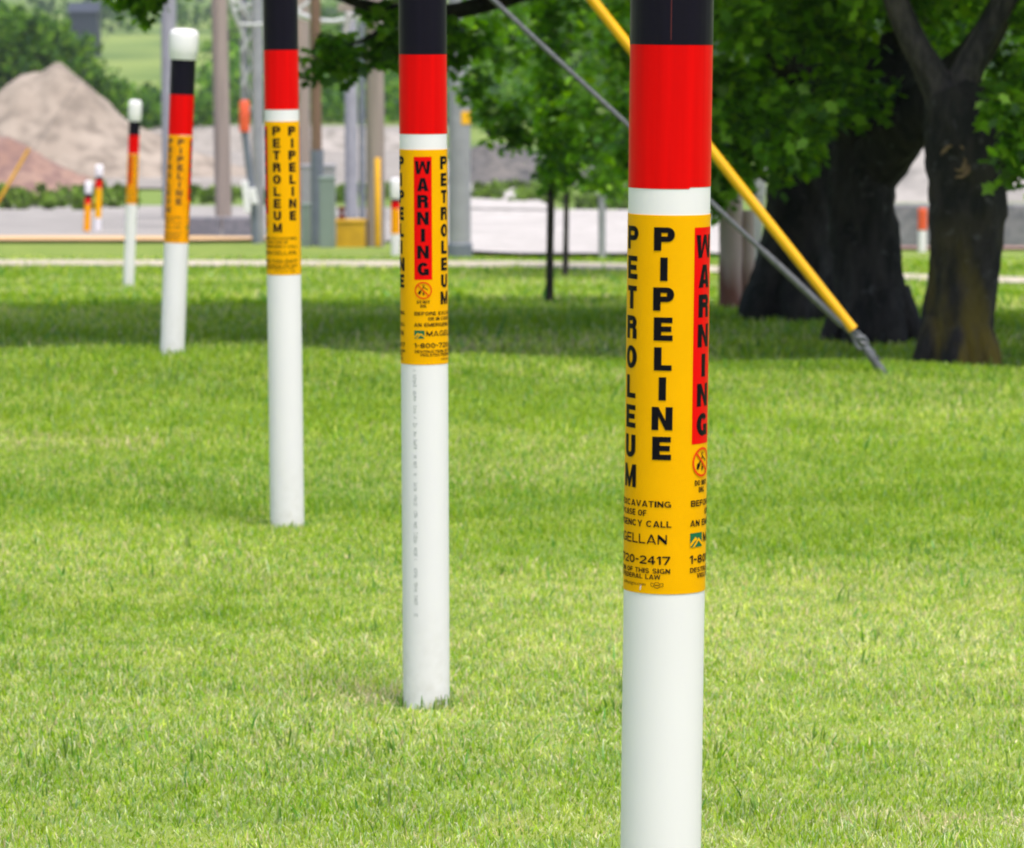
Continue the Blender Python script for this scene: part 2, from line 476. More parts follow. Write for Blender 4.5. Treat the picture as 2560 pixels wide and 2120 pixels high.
sheet('side_road', ([(gx(1100, 86), 86), (gx(1400, 84), 84)], [(gx(1080, 150), 150), (gx(1190, 135), 135)]), M['concrete'], 0.09, 'pale road climbing away behind the drive', 12, 24)
sheet('gravel_ground', ([(gx(-300, 108), 108), (gx(1080, 104), 104)], [(gx(-300, 260), 250), (gx(1120, 240), 240)]), M['gravel'], 0.06, 'pale crushed stone ground around the heaps', 40, 30)
sheet('verge', ([(gx(2050, 50.5), 50.5), (gx(3200, 50), 50)], [(gx(2050, 53), 52.2), (gx(3200, 52), 52)]), M['pile_brown'], 0.03, 'bare pinkish soil verge along the grey barrier', 20, 4)

# ------------------------------------------------------------------ grass
def grass(seed=3):
    rng = np.random.default_rng(seed)
    V_all, C_all = [], []
    #        d0   d1    n      h            w        extra width
    bands = [(6.4, 8.6, 170000, (0.012, 0.030), 0.0031, 1.0),
             (8.6, 11.5, 200000, (0.012, 0.031), 0.0034, 1.0),
             (11.5, 15.0, 190000, (0.013, 0.034), 0.0040, 1.0),
             (15.0, 19.5, 150000, (0.018, 0.046), 0.0052, 1.0),
             (19.5, 28.0, 100000, (0.03, 0.065), 0.011, 1.2),
             (28.0, 45.9, 90000, (0.03, 0.07), 0.020, 1.6)]
    for d0, d1, n, (h0, h1), wd, ex in bands:
        u = rng.random(n)
        y = np.sqrt(d0**2 + u * (d1**2 - d0**2))
        half = 0.134 * y + ex
        x = (rng.random(n) * 2 - 1) * half
        # patches of longer, drier and darker grass: sums of waves with a random direction
        def field(scale, k, sx=1.0):
            f = np.zeros(n)
            r2 = np.random.default_rng(k)
            for _ in range(9):
                a = r2.uniform(0, 6.28); fr = scale * r2.uniform(0.6, 1.6)
                f += np.sin((x * math.cos(a) * sx + y * math.sin(a)) * fr + r2.uniform(0, 6.28))
            return f / 3.0
        tuft = field(9, 11)
        dry = field(3.2, 12, 0.45)
        dark = field(2.2, 13, 0.4)
        fine = field(24, 14)
        streak = field(1.9, 15, 0.22)
        dry = dry * 0.7 + streak * 0.6
        dark = dark * 0.6 - streak * 0.22
        nearf = np.clip((13.0 - y) / 5.0, 0, 1)
        keep = np.ones(n, bool)
        for (px, py) in POST_XY:
            keep &= ((x - px) ** 2 + (y - py) ** 2) > 0.062 ** 2
        pathc = (y > 35) & ((np.interp(x, [-14, 0, 2.5, 4.5, 14], [44.0, 43.2, 42.0, 40.6, 36.0]) - 0.0 < y) & (np.interp(x, [-14, 0, 2.5, 4.5, 14], [45.6, 44.6, 43.3, 41.7, 37.2]) > y))
        keep &= ~pathc
        h = (h0 + (h1 - h0) * rng.random(n) ** 1.3) * np.clip(1 + 0.22 * tuft + 0.10 * dark, 0.72, 1.6)
        tall = rng.random(n) < 0.004
        h = np.where(tall, h * rng.uniform(1.4, 2.1, n), h)
        a = rng.random(n) * 2 * math.pi
        lean = np.abs(rng.normal(0, 0.75, n)) + 0.12
        la = rng.random(n) * 2 * math.pi
        wv = wd * rng.uniform(0.55, 1.35, n) * np.where(tall, 1.5, 1)
        sx, sy = np.cos(a) * wv / 2, np.sin(a) * wv / 2
        dx, dy = np.cos(la) * np.sin(lean) * h, np.sin(la) * np.sin(lean) * h
        hz = np.cos(lean) * h
        z = zg(x, y) - 0.004
        P = np.empty((n, 6, 3), np.float32)
        for k, (t, b, ws) in enumerate([(0, 0, 1.0), (0.55, 0.38, 0.9), (1.0, 1.0, 0.35)]):
            cx, cy, cz = x + dx * b, y + dy * b, z + hz * (t if t < 1 else 1.0)
            P[:, 2 * k] = np.stack([cx - sx * ws, cy - sy * ws, cz], -1)
            P[:, 2 * k + 1] = np.stack([cx + sx * ws, cy + sy * ws, cz], -1)
        # colour of each blade
        g = np.stack([np.full(n, 0.325), np.full(n, 0.465), np.full(n, 0.032)], -1)
        pale = np.array([0.55, 0.62, 0.115]); straw = np.array([0.68, 0.57, 0.34]); deep = np.array([0.17, 0.345, 0.012]); blue = np.array([0.27, 0.42, 0.14])
        r = rng.random(n)
        kp = np.clip(0.20 + 0.24 * dry + 0.14 * fine, 0, 0.8)
        kd = np.clip(0.24 + 0.25 * dark - 0.1 * fine, 0, 0.7)
        g = np.where((r < kp)[:, None], pale, g)
        r = rng.random(n)
        g = np.where((r < kd)[:, None], deep, g)
        r = rng.random(n)
        g = np.where((r < 0.12)[:, None], blue, g)
        r = rng.random(n)
        worn = np.exp(-(((x - 1.12) / 0.42) ** 2 + ((y - 8.02 + 0.12 * (x - 1.1)) / 0.10) ** 2)) + 0.8 * np.exp(-(((x + 0.30) / 0.16) ** 2 + ((y - 9.42) / 0.16) ** 2)) + 0.5 * np.exp(-(((x + 1.75) / 0.5) ** 2 + ((y - 15.2) / 0.3) ** 2))
        g = np.where((r < np.clip(0.55 * worn + 0.04 + 0.05 * nearf + 0.09 * dry, 0.01, 0.7))[:, None], straw, g)
        g = np.where(tall[:, None], np.array([0.10, 0.27, 0.04]), g)
        g = g * (1 + (rng.random(n) - 0.5) * (0.40 + 0.45 * nearf))[:, None] * np.clip(1 + 0.08 * dry - 0.05 * dark, 0.7, 1.4)[:, None]
        C6 = np.repeat(g[:, None, :], 6, 1)
        cut = rng.random(n) < np.clip(0.06 + 0.26 * nearf + 0.10 * dry + 0.08 * fine, 0, 0.6)          # dry bleached tips left by the mower; near ones painted whiter as glints
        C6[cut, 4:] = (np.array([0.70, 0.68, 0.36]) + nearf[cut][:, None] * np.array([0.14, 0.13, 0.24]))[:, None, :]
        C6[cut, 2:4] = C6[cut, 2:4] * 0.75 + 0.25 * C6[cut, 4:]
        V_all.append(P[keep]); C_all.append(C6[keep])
    V = np.concatenate(V_all); C = np.concatenate(C_all)
    n = len(V)
    base = (np.arange(n) * 6)[:, None]
    q1 = base + np.array([0, 1, 3, 2]); q2 = base + np.array([2, 3, 5, 4])
    q = np.stack([q1, q2], 1).reshape(-1, 4)
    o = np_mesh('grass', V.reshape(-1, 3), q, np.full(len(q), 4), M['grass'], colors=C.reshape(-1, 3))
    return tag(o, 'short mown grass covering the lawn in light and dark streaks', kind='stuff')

# ------------------------------------------------------------------ marker posts
PR = 0.05715          # pipe radius

def text_mesh(body, bold=0.0):
    cu = bpy.data.curves.new('lettering_source', 'FONT')
    cu.body = body
    cu.offset = bold
    cu.resolution_u = 5
    o = bpy.data.objects.new('lettering_source', cu)
    COL.objects.link(o)
    dg = bpy.context.evaluated_depsgraph_get()
    me = bpy.data.meshes.new_from_object(o.evaluated_get(dg))
    vs = [v.co.copy() for v in me.vertices]
    fs = [tuple(p.vertices) for p in me.polygons]
    bpy.data.objects.remove(o); bpy.data.curves.remove(cu); bpy.data.meshes.remove(me)
    return vs, fs

_cache = {}
def put_text(bm, body, x0, x1, y0, y1, bold=0.02):
    """Letters stretched to the box x0..x1, y0..y1 (metres along the curve and up)."""
    key = body
    if key not in _cache:
        _cache[key] = text_mesh(body)
    vs, fs = _cache[key]
    ax0 = min(v.x for v in vs); ax1 = max(v.x for v in vs); ay0 = min(v.y for v in vs); ay1 = max(v.y for v in vs)
    for sh in ((0.0,) if not bold else (-bold, 0.0, bold)):
        _put(bm, vs, fs, x0, x1, y0, y1, ax0, ax1, ay0, ay1, sh * (y1 - y0))

def _put(bm, vs, fs, x0, x1, y0, y1, ax0, ax1, ay0, ay1, sh):
    nv = [bm.verts.new((sh + x0 + (v.x - ax0) / (ax1 - ax0) * (x1 - x0), y0 + (v.y - ay0) / (ay1 - ay0) * (y1 - y0), 0)) for v in vs]
    for f in fs:
        try: bm.faces.new([nv[i] for i in f])
        except ValueError: pass

def wrap(bm, r):
    """Bend a flat print (x along the girth, y up) round the pipe at radius r."""
    xs_ = [v.co.x for v in bm.verts]
    k = math.floor(min(xs_) / 0.003)
    while k * 0.003 < max(xs_):
        bmesh.ops.bisect_plane(bm, geom=bm.verts[:] + bm.edges[:] + bm.faces[:], plane_co=(k * 0.003 + 0.0001, 0, 0), plane_no=(1, 0, 0), dist=1e-7)
        k += 1
    for v in bm.verts:
        a = v.co.x / PR
        v.co = Vector((r * math.sin(a), -r * math.cos(a), v.co.y))

def rect(bm, x0, x1, y0, y1):
    bm.faces.new([bm.verts.new(p) for p in ((x0, y0, 0), (x1, y0, 0), (x1, y1, 0), (x0, y1, 0))])

def poly2(bm, pts):
    bm.faces.new([bm.verts.new((p[0], p[1], 0)) for p in pts])

def bar2(bm, a, b, wd):
    a, b = Vector((*a, 0)), Vector((*b, 0))
    n = Vector((-(b - a).y, (b - a).x, 0)).normalized() * wd / 2
    bm.faces.new([bm.verts.new(p) for p in (a - n, b - n, b + n, a + n)])

DEG = PR * math.pi / 180.0
LW = {'P': .029, 'I': .0102, 'E': .0262, 'L': .0245, 'N': .029, 'T': .0245, 'R': .0275, 'O': .0285, 'U': .027, 'M': .031, 'W': .039, 'A': .0285, 'G': .0285}

def ring_arc(bm, cx, cy, a, b, s, t, d0, d1, n=16):
    """Part of an elliptic ring from angle d0 to d1 (degrees)."""
    for k in range(n):
        p = [R_(d0 + (d1 - d0) * (k + q) / n) for q in (0, 1)]
        poly2(bm, [(cx + (a - s) * math.cos(p[0]), cy + (b - t) * math.sin(p[0])), (cx + a * math.cos(p[0]), cy + b * math.sin(p[0])),
                   (cx + a * math.cos(p[1]), cy + b * math.sin(p[1])), (cx + (a - s) * math.cos(p[1]), cy + (b - t) * math.sin(p[1]))])

def glyph(bm, c, x0, x1, y0, y1, s, t):
    """Heavy block capital in a box; s: stem width, t: bar thickness (metres)."""
    w, H, xc, yc = x1 - x0, y1 - y0, (x0 + x1) / 2, (y0 + y1) / 2
    if c == 'I':
        rect(bm, x0, x1, y0, y1)
    elif c == 'L':
        rect(bm, x0, x0 + s, y0, y1); rect(bm, x0 + s, x1, y0, y0 + t)
    elif c == 'T':
        rect(bm, x0, x1, y1 - t, y1); rect(bm, xc - s / 2, xc + s / 2, y0, y1 - t)
    elif c == 'E':
        rect(bm, x0, x0 + s, y0, y1)
        for (ya_, k) in ((y0, 1), (yc - t / 2, .93), (y1 - t, .98)):
            rect(bm, x0 + s, x0 + w * k, ya_, ya_ + t)
    elif c in 'PR':
        hb = .62 * H if c == 'P' else .57 * H
        rb = min(hb / 2, .55 * w)
        xm = x1 - rb - (.03 * w if c == 'R' else 0)
        rect(bm, x0, x0 + s, y0, y1)
        rect(bm, x0 + s, xm, y1 - t, y1); rect(bm, x0 + s, xm, y1 - hb, y1 - hb + t)
        ring_arc(bm, xm, y1 - hb / 2, rb, hb / 2, s * .95, t, -90, 90)
        if c == 'R':
            rect(bm, x1 - s * 1.02, x1 - s * .06, y0, y1 - hb - t * .15)
            poly2(bm, [(x1 - s * 1.02, y1 - hb), (x1 - s * 1.02, y1 - hb - t * .15), (x1 - s * .06, y1 - hb - t * .15), (x1 - s * .35, y1 - hb + t * .3)])
    elif c == 'O':
        ring_arc(bm, xc, yc, w / 2, H / 2, s, t, 0, 360, 36)
    elif c == 'G':
        ring_arc(bm, xc, yc, w / 2, H / 2, s, t, 38, 318, 30)
        rect(bm, xc + w * .06, x1, yc - t * .85, yc + t * .05)
        rect(bm, x1 - s * .8, x1, y0 + H * .03, yc - t * .85)
    elif c == 'U':
        rb = .36 * H
        rect(bm, x0, x0 + s, y0 + rb, y1); rect(bm, x1 - s, x1, y0 + rb, y1)
        ring_arc(bm, xc, y0 + rb, w / 2, rb, s, t, 180, 360)
    elif c == 'N':
        rect(bm, x0, x0 + s * .92, y0, y1); rect(bm, x1 - s * .92, x1, y0, y1)
        poly2(bm, [(x0 + s * .92, y1), (x0 + s * .92, y1 - H * .42), (x1 - s * .92, y0), (x1 - s * .92, y0 + H * .42)])
    elif c == 'M':
        q = s * .85
        rect(bm, x0, x0 + q, y0, y1); rect(bm, x1 - q, x1, y0, y1)
        poly2(bm, [(x0 + q, y1), (x0 + q, y1 - H * .5), (xc - .22 * s, y0), (xc, y0), (xc, y0 + H * .38)])
        poly2(bm, [(x1 - q, y1), (xc, y0 + H * .38), (xc, y0), (xc + .22 * s, y0), (x1 - q, y1 - H * .5)])
    elif c == 'A':
        q = s * 1.02
        poly2(bm, [(x0, y0), (x0 + q, y0), (xc, y1 - H * .24), (xc, y1), (xc - q * .55, y1)])
        poly2(bm, [(x1, y0), (xc + q * .55, y1), (xc, y1), (xc, y1 - H * .24), (x1 - q, y0)])
        rect(bm, x0 + w * .27, x1 - w * .27, y0 + H * .17, y0 + H * .17 + t * .8)
    elif c == 'W':
        q = s * .88
        for sg in (1, -1):
            def X(u): return xc + sg * u
            h2 = w / 2
            poly2(bm, [(X(-h2), y1), (X(-h2 * .60 - q * .4), y0), (X(-h2 * .60 + q * .45), y0), (X(-h2 * .47), y0 + H * .30), (X(-h2 + q), y1)][::sg])
            poly2(bm, [(X(-h2 * .60 + q * .45), y0), (X(0), y1 - H * .34), (X(0), y1), (X(-q * .42), y1), (X(-h2 * .47), y0 + H * .30)][::sg])
    elif c == 'H':
        rect(bm, x0, x0 + s, y0, y1); rect(bm, x1 - s, x1, y0, y1); rect(bm, x0 + s, x1 - s, yc - t / 2, yc + t / 2)
    elif c == 'F':
        rect(bm, x0, x0 + s, y0, y1); rect(bm, x0 + s, x1, y1 - t, y1); rect(bm, x0 + s, x0 + w * .9, yc - t / 2, yc + t / 2)
    elif c == 'D':
        xm = x0 + w * .5
        rect(bm, x0, x0 + s, y0, y1); rect(bm, x0 + s, xm, y1 - t, y1); rect(bm, x0 + s, xm, y0, y0 + t)
        ring_arc(bm, xm, yc, x1 - xm, H / 2, s, t, -90, 90)
    elif c == 'B':
        hb = (H + t) / 2
        xm = x1 - hb / 2
        rect(bm, x0, x0 + s, y0, y1)
        for yy in (y0, y1 - t, yc - t / 2): rect(bm, x0 + s, xm, yy, yy + t)
        ring_arc(bm, xm, y1 - hb / 2, hb / 2 * .94, hb / 2, s * .9, t, -90, 90); ring_arc(bm, xm, y0 + hb / 2, hb / 2, hb / 2, s * .9, t, -90, 90)
    elif c == 'C':
        ring_arc(bm, xc, yc, w / 2, H / 2, s, t, 38, 322, 26)
    elif c == 'X':
        q = s * 1.05
        poly2(bm, [(x0, y0), (x0 + q, y0), (x1, y1), (x1 - q, y1)]); poly2(bm, [(x1 - q, y0), (x1, y0), (x0 + q, y1), (x0, y1)])
    elif c == 'V':
        q = s * 1.02
        poly2(bm, [(x0, y1), (xc - q * .5, y0), (xc, y0), (xc, y0 + H * .26), (x0 + q, y1)]); poly2(bm, [(x1 - q, y1), (xc, y0 + H * .26), (xc, y0), (xc + q * .5, y0), (x1, y1)])
    elif c == 'Y':
        q = s * 1.05
        rect(bm, xc - s / 2, xc + s / 2, y0, y0 + H * .4)
        poly2(bm, [(x0, y1), (xc - s / 2, y0 + H * .4), (xc, y0 + H * .4), (xc, y0 + H * .58), (x0 + q, y1)]); poly2(bm, [(x1 - q, y1), (xc, y0 + H * .58), (xc, y0 + H * .4), (xc + s / 2, y0 + H * .4), (x1, y1)])
    elif c == 'S':
        b = (H + t) / 4
        ring_arc(bm, xc, y1 - b, w / 2, b, s, t, 25, 270); ring_arc(bm, xc, y0 + b, w / 2, b, s, t, -155, 90)
    elif c == '0':
        ring_arc(bm, xc, yc, w / 2, H / 2, s, t, 0, 360, 28)
    elif c == '8':
        b = (H + t) / 4
        ring_arc(bm, xc, y1 - b, w / 2 * .94, b, s, t, 0, 360, 24); ring_arc(bm, xc, y0 + b, w / 2, b, s, t, 0, 360, 24)
    elif c == '1':
        rect(bm, x1 - s, x1, y0, y1)
        poly2(bm, [(x0, y1 - H * .32), (x1 - s, y1 - H * .22), (x1 - s, y1), (x0, y1 - H * .2)])
    elif c == '7':
        rect(bm, x0, x1, y1 - t, y1); poly2(bm, [(x0 + w * .2, y0), (x0 + w * .2 + s, y0), (x1, y1 - t), (x1 - s * 1.05, y1 - t)])
    elif c == '2':
        b = H * .31
        ring_arc(bm, xc, y1 - b, w / 2, b, s, t, -35, 170); rect(bm, x0, x1, y0, y0 + t)
        poly2(bm, [(x0, y0 + t), (x0 + s * 1.2, y0 + t), (x1 - w * .09, y1 - b * 1.57), (x1 - w * .09 - s * .8, y1 - b * 1.36)])
    elif c == '4':
        rect(bm, x1 - w * .2 - s, x1 - w * .2, y0, y1); rect(bm, x0, x1 - w * .2 - s, y0 + H * .22, y0 + H * .22 + t); rect(bm, x1 - w * .2, x1, y0 + H * .22, y0 + H * .22 + t)
        poly2(bm, [(x0, y0 + H * .22 + t), (x0 + s * .9, y0 + H * .22 + t), (x1 - w * .2 - s, y1 - H * .2), (x1 - w * .2 - s, y1)])
    elif c == '-':
        rect(bm, x0, x1, yc - t / 2, yc + t / 2)

CW = {'I': .23, 'M': .86, 'W': 1.0, '1': .38, '-': .36, ' ': .30, 'L': .58, 'E': .62, 'F': .58, 'T': .64, 'O': .78, 'C': .76, 'G': .78, 'S': .66, 'A': .78, 'V': .76}
def put_word(bm, body, x0, x1, y0, y1, stem=.23, bar=.18):
    """A line of block capitals fitted to a box."""
    H = y1 - y0
    ws = [CW.get(c, .70) for c in body]
    gap = .11
    tot = sum(ws) + gap * (len(body) - 1)
    k = (x1 - x0) / tot
    x = x0
    for c, w_ in zip(body, ws):
        if c != ' ': glyph(bm, c, x, x + w_ * k, y0, y1, stem * min(k, H), bar * H)
        x += (w_ + gap) * k

def label_print(parent, face, px, ink='ink'):
    """The printing of one half of the sleeve. face: girth angle of the red panel's middle (degrees, 0 = towards the camera). px: metres of one measured unit."""
    S = px
    def Y(v): return -(v - 537.0) * S
    xc = face * DEG                                  # middle of the red panel
    xl, xr = xc - 22 * DEG, xc + 22 * DEG
    bm = bmesh.new(); rect(bm, xl, xr, Y(1106.7), Y(567.6)); wrap(bm, PR + 0.0010)
    panel = bm_obj('warning_panel', bm, M['red_panel'], parent, True)
    bm = bmesh.new()
    for i, c in enumerate('WARNING'):
        w_ = LW[c] * 0.96
        y1 = 586.3 + i * 74.0
        glyph(bm, c, xc - w_ / 2, xc + w_ / 2, Y(y1 + 57.0), Y(y1), .0098, .0072)
    wrap(bm, PR + 0.00135); bm_obj('warning_lettering', bm, M[ink], parent, True); bm = bmesh.new()
    xp = xl + 81.8 * DEG                             # middle of PETROLEUM
    for i, c in enumerate('PETROLEUM'):
        w_ = LW[c] * 0.98
        y1 = 566.5 + i * 74.2
        glyph(bm, c, xp - w_ / 2, xp + w_ / 2, Y(y1 + 57.0), Y(y1), .0094, .0070)
    wrap(bm, PR + 0.00135); bm_obj('petroleum_lettering', bm, M[ink], parent, True); bm = bmesh.new()
    xq = xl + 136.0 * DEG                            # middle of PIPELINE
    for i, c in enumerate('PIPELINE'):
        w_ = LW[c]
        y1 = 566.7 + i * 74.2
        glyph(bm, c, xq - w_ / 2, xq + w_ / 2, Y(y1 + 57.8), Y(y1), .0106, .0076)
    wrap(bm, PR + 0.00135); bm_obj('pipeline_lettering', bm, M[ink], parent, True); bm = bmesh.new()
    right = xl + 150.0 * DEG
    W = right - xl
    put_word(bm, 'DO NOT', xc - .0155, xc + .0155, Y(1211), Y(1197.5))
    put_word(bm, 'DIG', xc - .0068, xc + .0068, Y(1228.5), Y(1215))
    put_word(bm, 'BEFORE EXCAVATING', xl, right, Y(1263), Y(1247.5))
    put_word(bm, 'OR IN CASE OF', xl + W * .22, xl + W * .77, Y(1286.5), Y(1271))
    put_word(bm, 'AN EMERGENCY CALL', xl - .001, right + .001, Y(1313), Y(1297))
    put_word(bm, 'MAGELLAN', xl + .0285, right - .005, Y(1355.5), Y(1331.5), .15, .15)
    put_word(bm, '1-800-720-2417', xl - .001, right, Y(1406.5), Y(1385.5))
    put_word(bm, 'DESTRUCTION OF THIS SIGN', xl, right, Y(1429), Y(1416.7))
    put_word(bm, 'VIOLATES FEDERAL LAW', xl + W * .09, right - W * .09, Y(1444), Y(1432))
    put_text(bm, 'utilitysigns.com', xl + W * .45, xl + W * .77, Y(1464), Y(1453), 0.0)
    wrap(bm, PR + 0.00135); bm_obj('small_print', bm, M[ink], parent, True); bm = bmesh.new()
    # small union-style emblem after the web address: a banner with a disc
    ex, ey = xl + W * .88, Y(1458.5)
    for k in range(12):
        a0, a1 = k * math.pi / 6, (k + 1) * math.pi / 6
        bar2(bm, (ex + .0042 * math.cos(a0), ey + .0042 * math.sin(a0)), (ex + .0042 * math.cos(a1), ey + .0042 * math.sin(a1)), .0008)
    for s in (-1, 1):
        bar2(bm, (ex + s * .0045, ey + .0022), (ex + s * .0085, ey + .0032), .0007)
        bar2(bm, (ex + s * .0045, ey - .0022), (ex + s * .0085, ey - .0012), .0007)
        bar2(bm, (ex + s * .0085, ey + .0032), (ex + s * .0085, ey - .0012), .0007)
    bar2(bm, (ex - .003, ey), (ex + .003, ey), .0012)
    wrap(bm, PR + 0.00135); bm_obj('printer_mark', bm, M[ink], parent, True); bm = bmesh.new()
    # digger under the ban sign
    cy = Y(1153.0)
    poly2(bm, [(xc - .0125, cy - .0085), (xc - .0085, cy - .0105), (xc - .0045, cy - .004), (xc - .006, cy + .0005), (xc - .011, cy - .002)])
    bar2(bm, (xc - .006, cy - .001), (xc + .001, cy + .008), .0018)
    bar2(bm, (xc + .001, cy + .008), (xc + .011, cy + .001), .0018)
    bar2(bm, (xc + .0005, cy + .0005), (xc + .0005, cy - .007), .0016)
    poly2(bm, [(xc - .0018, cy - .0065), (xc + .0028, cy - .0065), (xc + .002, cy - .0105), (xc + .0005, cy - .0125), (xc - .001, cy - .0105)])
    bar2(bm, (xc - .002, cy + .0135), (xc + .003, cy + .0135), .0009)
    bar2(bm, (xc - .002, cy + .0135), (xc + .0005, cy + .0085), .0009)
    bar2(bm, (xc + .003, cy + .0135), (xc + .0005, cy + .0085), .0009)
    wrap(bm, PR + 0.00135)
    bm_obj('digger_symbol', bm, M[ink], parent, True)
    # red ban ring with its bar
    bm = bmesh.new()
    ro, ri = .0207, .0176
    for k in range(40):
        a0, a1 = k * math.pi / 20, (k + 1) * math.pi / 20
        poly2(bm, [(xc + ri * math.cos(a0), cy + ri * math.sin(a0)), (xc + ro * math.cos(a0), cy + ro * math.sin(a0)), (xc + ro * math.cos(a1), cy + ro * math.sin(a1)), (xc + ri * math.cos(a1), cy + ri * math.sin(a1))])
    bar2(bm, (xc - .0127, cy + .0127), (xc + .0127, cy - .0127), .003)
    wrap(bm, PR + 0.0017)
    bm_obj('ban_symbol', bm, M['orange_print'], parent, True)
    # square company emblem: two yellow peaks on green
    bm = bmesh.new()
    gx0, gx1, gy0, gy1 = xl - .0005, xl + .0245, Y(1365), Y(1329.5)
    rect(bm, gx0, gx1, gy0, gy1)
    wrap(bm, PR + 0.0013)
    bm_obj('emblem', bm, M['green_print'], parent, True)
    bm = bmesh.new()
    gw, gh = gx1 - gx0, gy1 - gy0
    def e(u, v): return (gx0 + gw * u, gy0 + gh * v)
    poly2(bm, [e(0, .25), e(.38, .74), e(.52, .55), e(.40, .40), e(.36, .46), e(0, .02)])
    poly2(bm, [e(.16, 0), e(.30, 0), e(.64, .44), e(1, .06), e(1, .28), e(.64, .66)])
    wrap(bm, PR + 0.0016)
    bm_obj('emblem_peaks', bm, M['yellow_label'], parent, True)

def band(name, z0, z1, r, mat, parent, step=None, n=128):
    """A wrapped vinyl sleeve with a real edge; step: (girth angle, height) where its lower edge jumps."""
    bm = bmesh.new()
    e = 0.0002
    rings = lathe(bm, [(PR - 0.002, z0), (r - e, z0), (r, z0 + e), (r, z1 - e), (r - e, z1), (PR - 0.002, z1)], n)
    if step:
        a0, dz = step
        for rg in rings[:3]:
            for i, v in enumerate(rg):
                a = (i / n * 360.0 + 180) % 360 - 180
                if a > a0: v.co.z += dz
    return bm_obj(name, bm, mat, parent, True)

POST_XY = []
POSTS = []
def marker_post(axis, d, base_py, rows, label, face=0.0, text=True, cap=None, tape=0.0, name='marker_post', label_mat='yellow_label', sub=1.0):
    """axis: two photograph points on the post's centre line. rows: photograph heights of black top, red top, red bottom, sleeve top, sleeve bottom."""
    (xa, ya), (xb, yb) = axis
    A, B = at(xa, ya, d), at(xb, yb, d)
    up = (A - B).normalized()
    # ground point on the line
    p = B.copy()
    for _ in range(12):
        g = zgf(p.x, p.y)
        p = p + up * ((g - p.z) / up.z)
    base = p
    def h(py):
        q = at(0, py, d - PR * 0.7)          # bands are seen on the near side of the pipe
        return ((q.z - base.z) / up.z)
    if base_py is not None:
        print(label[:40], 'base z', round(base.z, 3), 'd', d, 'visible base z', round(at(0, base_py, d).z, 3))
    rot = Vector((0, 0, 1)).rotation_difference(up)
    POST_XY.append((base.x, base.y))
    t = thing(name, label, 'pipeline marker', base, 'pipeline marker posts in a row', rot)
    bt, rt, rb, lt, lb, ct = [h(r) if r is not None else None for r in rows]
    if rt is None: rt = rb + 0.200
    if bt is None: bt = rt + 0.200
    if ct is None: ct = bt + 0.147
    bm = bmesh.new()
    lathe(bm, [(PR, -0.25), (PR, 0.05), (PR, lb * .5), (PR, lb), (PR, bt + 0.03)], 128)
    bm_obj('pipe', bm, M['white_pipe'], t, True)
    o = band('black_band', rt + 0.0004, bt, PR + 0.0008, M['black_band'], t)
    o = band('red_band', rb, rt + 0.0012, PR + 0.0005, M['red_band'], t, (tape, 0.0022))
    lab = band('warning_label', lb, lt, PR + 0.0007, M[label_mat], t)
    # domed cap with a thick lower lip
    hc = ct - bt
    bm = bmesh.new()
    prof = [(0.0575, 0), (0.0625, 0.000), (0.0640, 0.003), (0.0640, 0.022), (0.0655, 0.027), (0.0672, 0.034), (0.0680, 0.07), (0.0682, 0.112), (0.0655, 0.130), (0.0575, 0.1405), (0.040, 0.1455), (0.018, 0.147), (0.002, 0.1472)]
    rings = lathe(bm, [(r, z * hc / 0.147) for r, z in prof], 64)
    bm.faces.new(rings[-1])
    c = bm_obj('cap', bm, M['white_cap'], t, True)
    c.location = (0, 0, bt)
    if text:
        S = (lt - lb) / 944.0
        for k in (face, face + 180):
            e = bpy.data.objects.new('print_area', None)
            # printing is built at the sleeve's top edge
            before = set(bpy.data.objects)
            label_print(lab, k, S, 'faded_ink' if label_mat == 'orange_label' else 'ink')
            for ob in set(bpy.data.objects) - before:
                if ob.type == 'MESH': ob.location = (0, 0, lt)
            bpy.data.objects.remove(e)
    POSTS.append(t)
    return t, lab, base, (lt, lb, bt)

p1, lab1, b1, hh1 = marker_post(((1678.6, 112), (1651.8, 2110)), 5.36, None, (None, 112.5, 471.5, 536.8, 1481.5, None),
    'sharp tall marker post with PIPELINE turned to the camera, widest of the row', 57.5, True, tape=26.0)
# thin seam where the black and red tapes overlap
bm = bmesh.new()
rect(bm, -0.0005, 0.0005, 0.004, hh1[2] - hh1[0] - 0.238)
wrap(bm, PR + 0.0011)
s = bm_obj('tape_seam', bm, M['seam'], p1, True)
s.location = (0, 0, hh1[0] + 0.0363 + 0.2005); s.rotation_euler = (0, 0, R_(-3.0))
# white fleck rubbed through the label near its lower edge
bm = bmesh.new(); poly2(bm, [(-0.0012, 0), (0.0008, 0.001), (0.0018, 0.006), (0.0012, 0.009), (-0.0002, 0.006)]); wrap(bm, PR + 0.0012)
s = bm_obj('scuff', bm, M['white_pipe'], lab1, True); s.location = (0, 0, hh1[1] + 0.004); s.rotation_euler = (0, 0, R_(-37.5))

p2, lab2, b2, hh2 = marker_post(((1056.6, 50), (1066.0, 1750)), 9.28, 1785, (None, 136.4, 337.5, 373.7, 910.5, None),
    'marker post facing its red WARNING panel, faint print down its white pipe', -0.7, True, tape=-160)
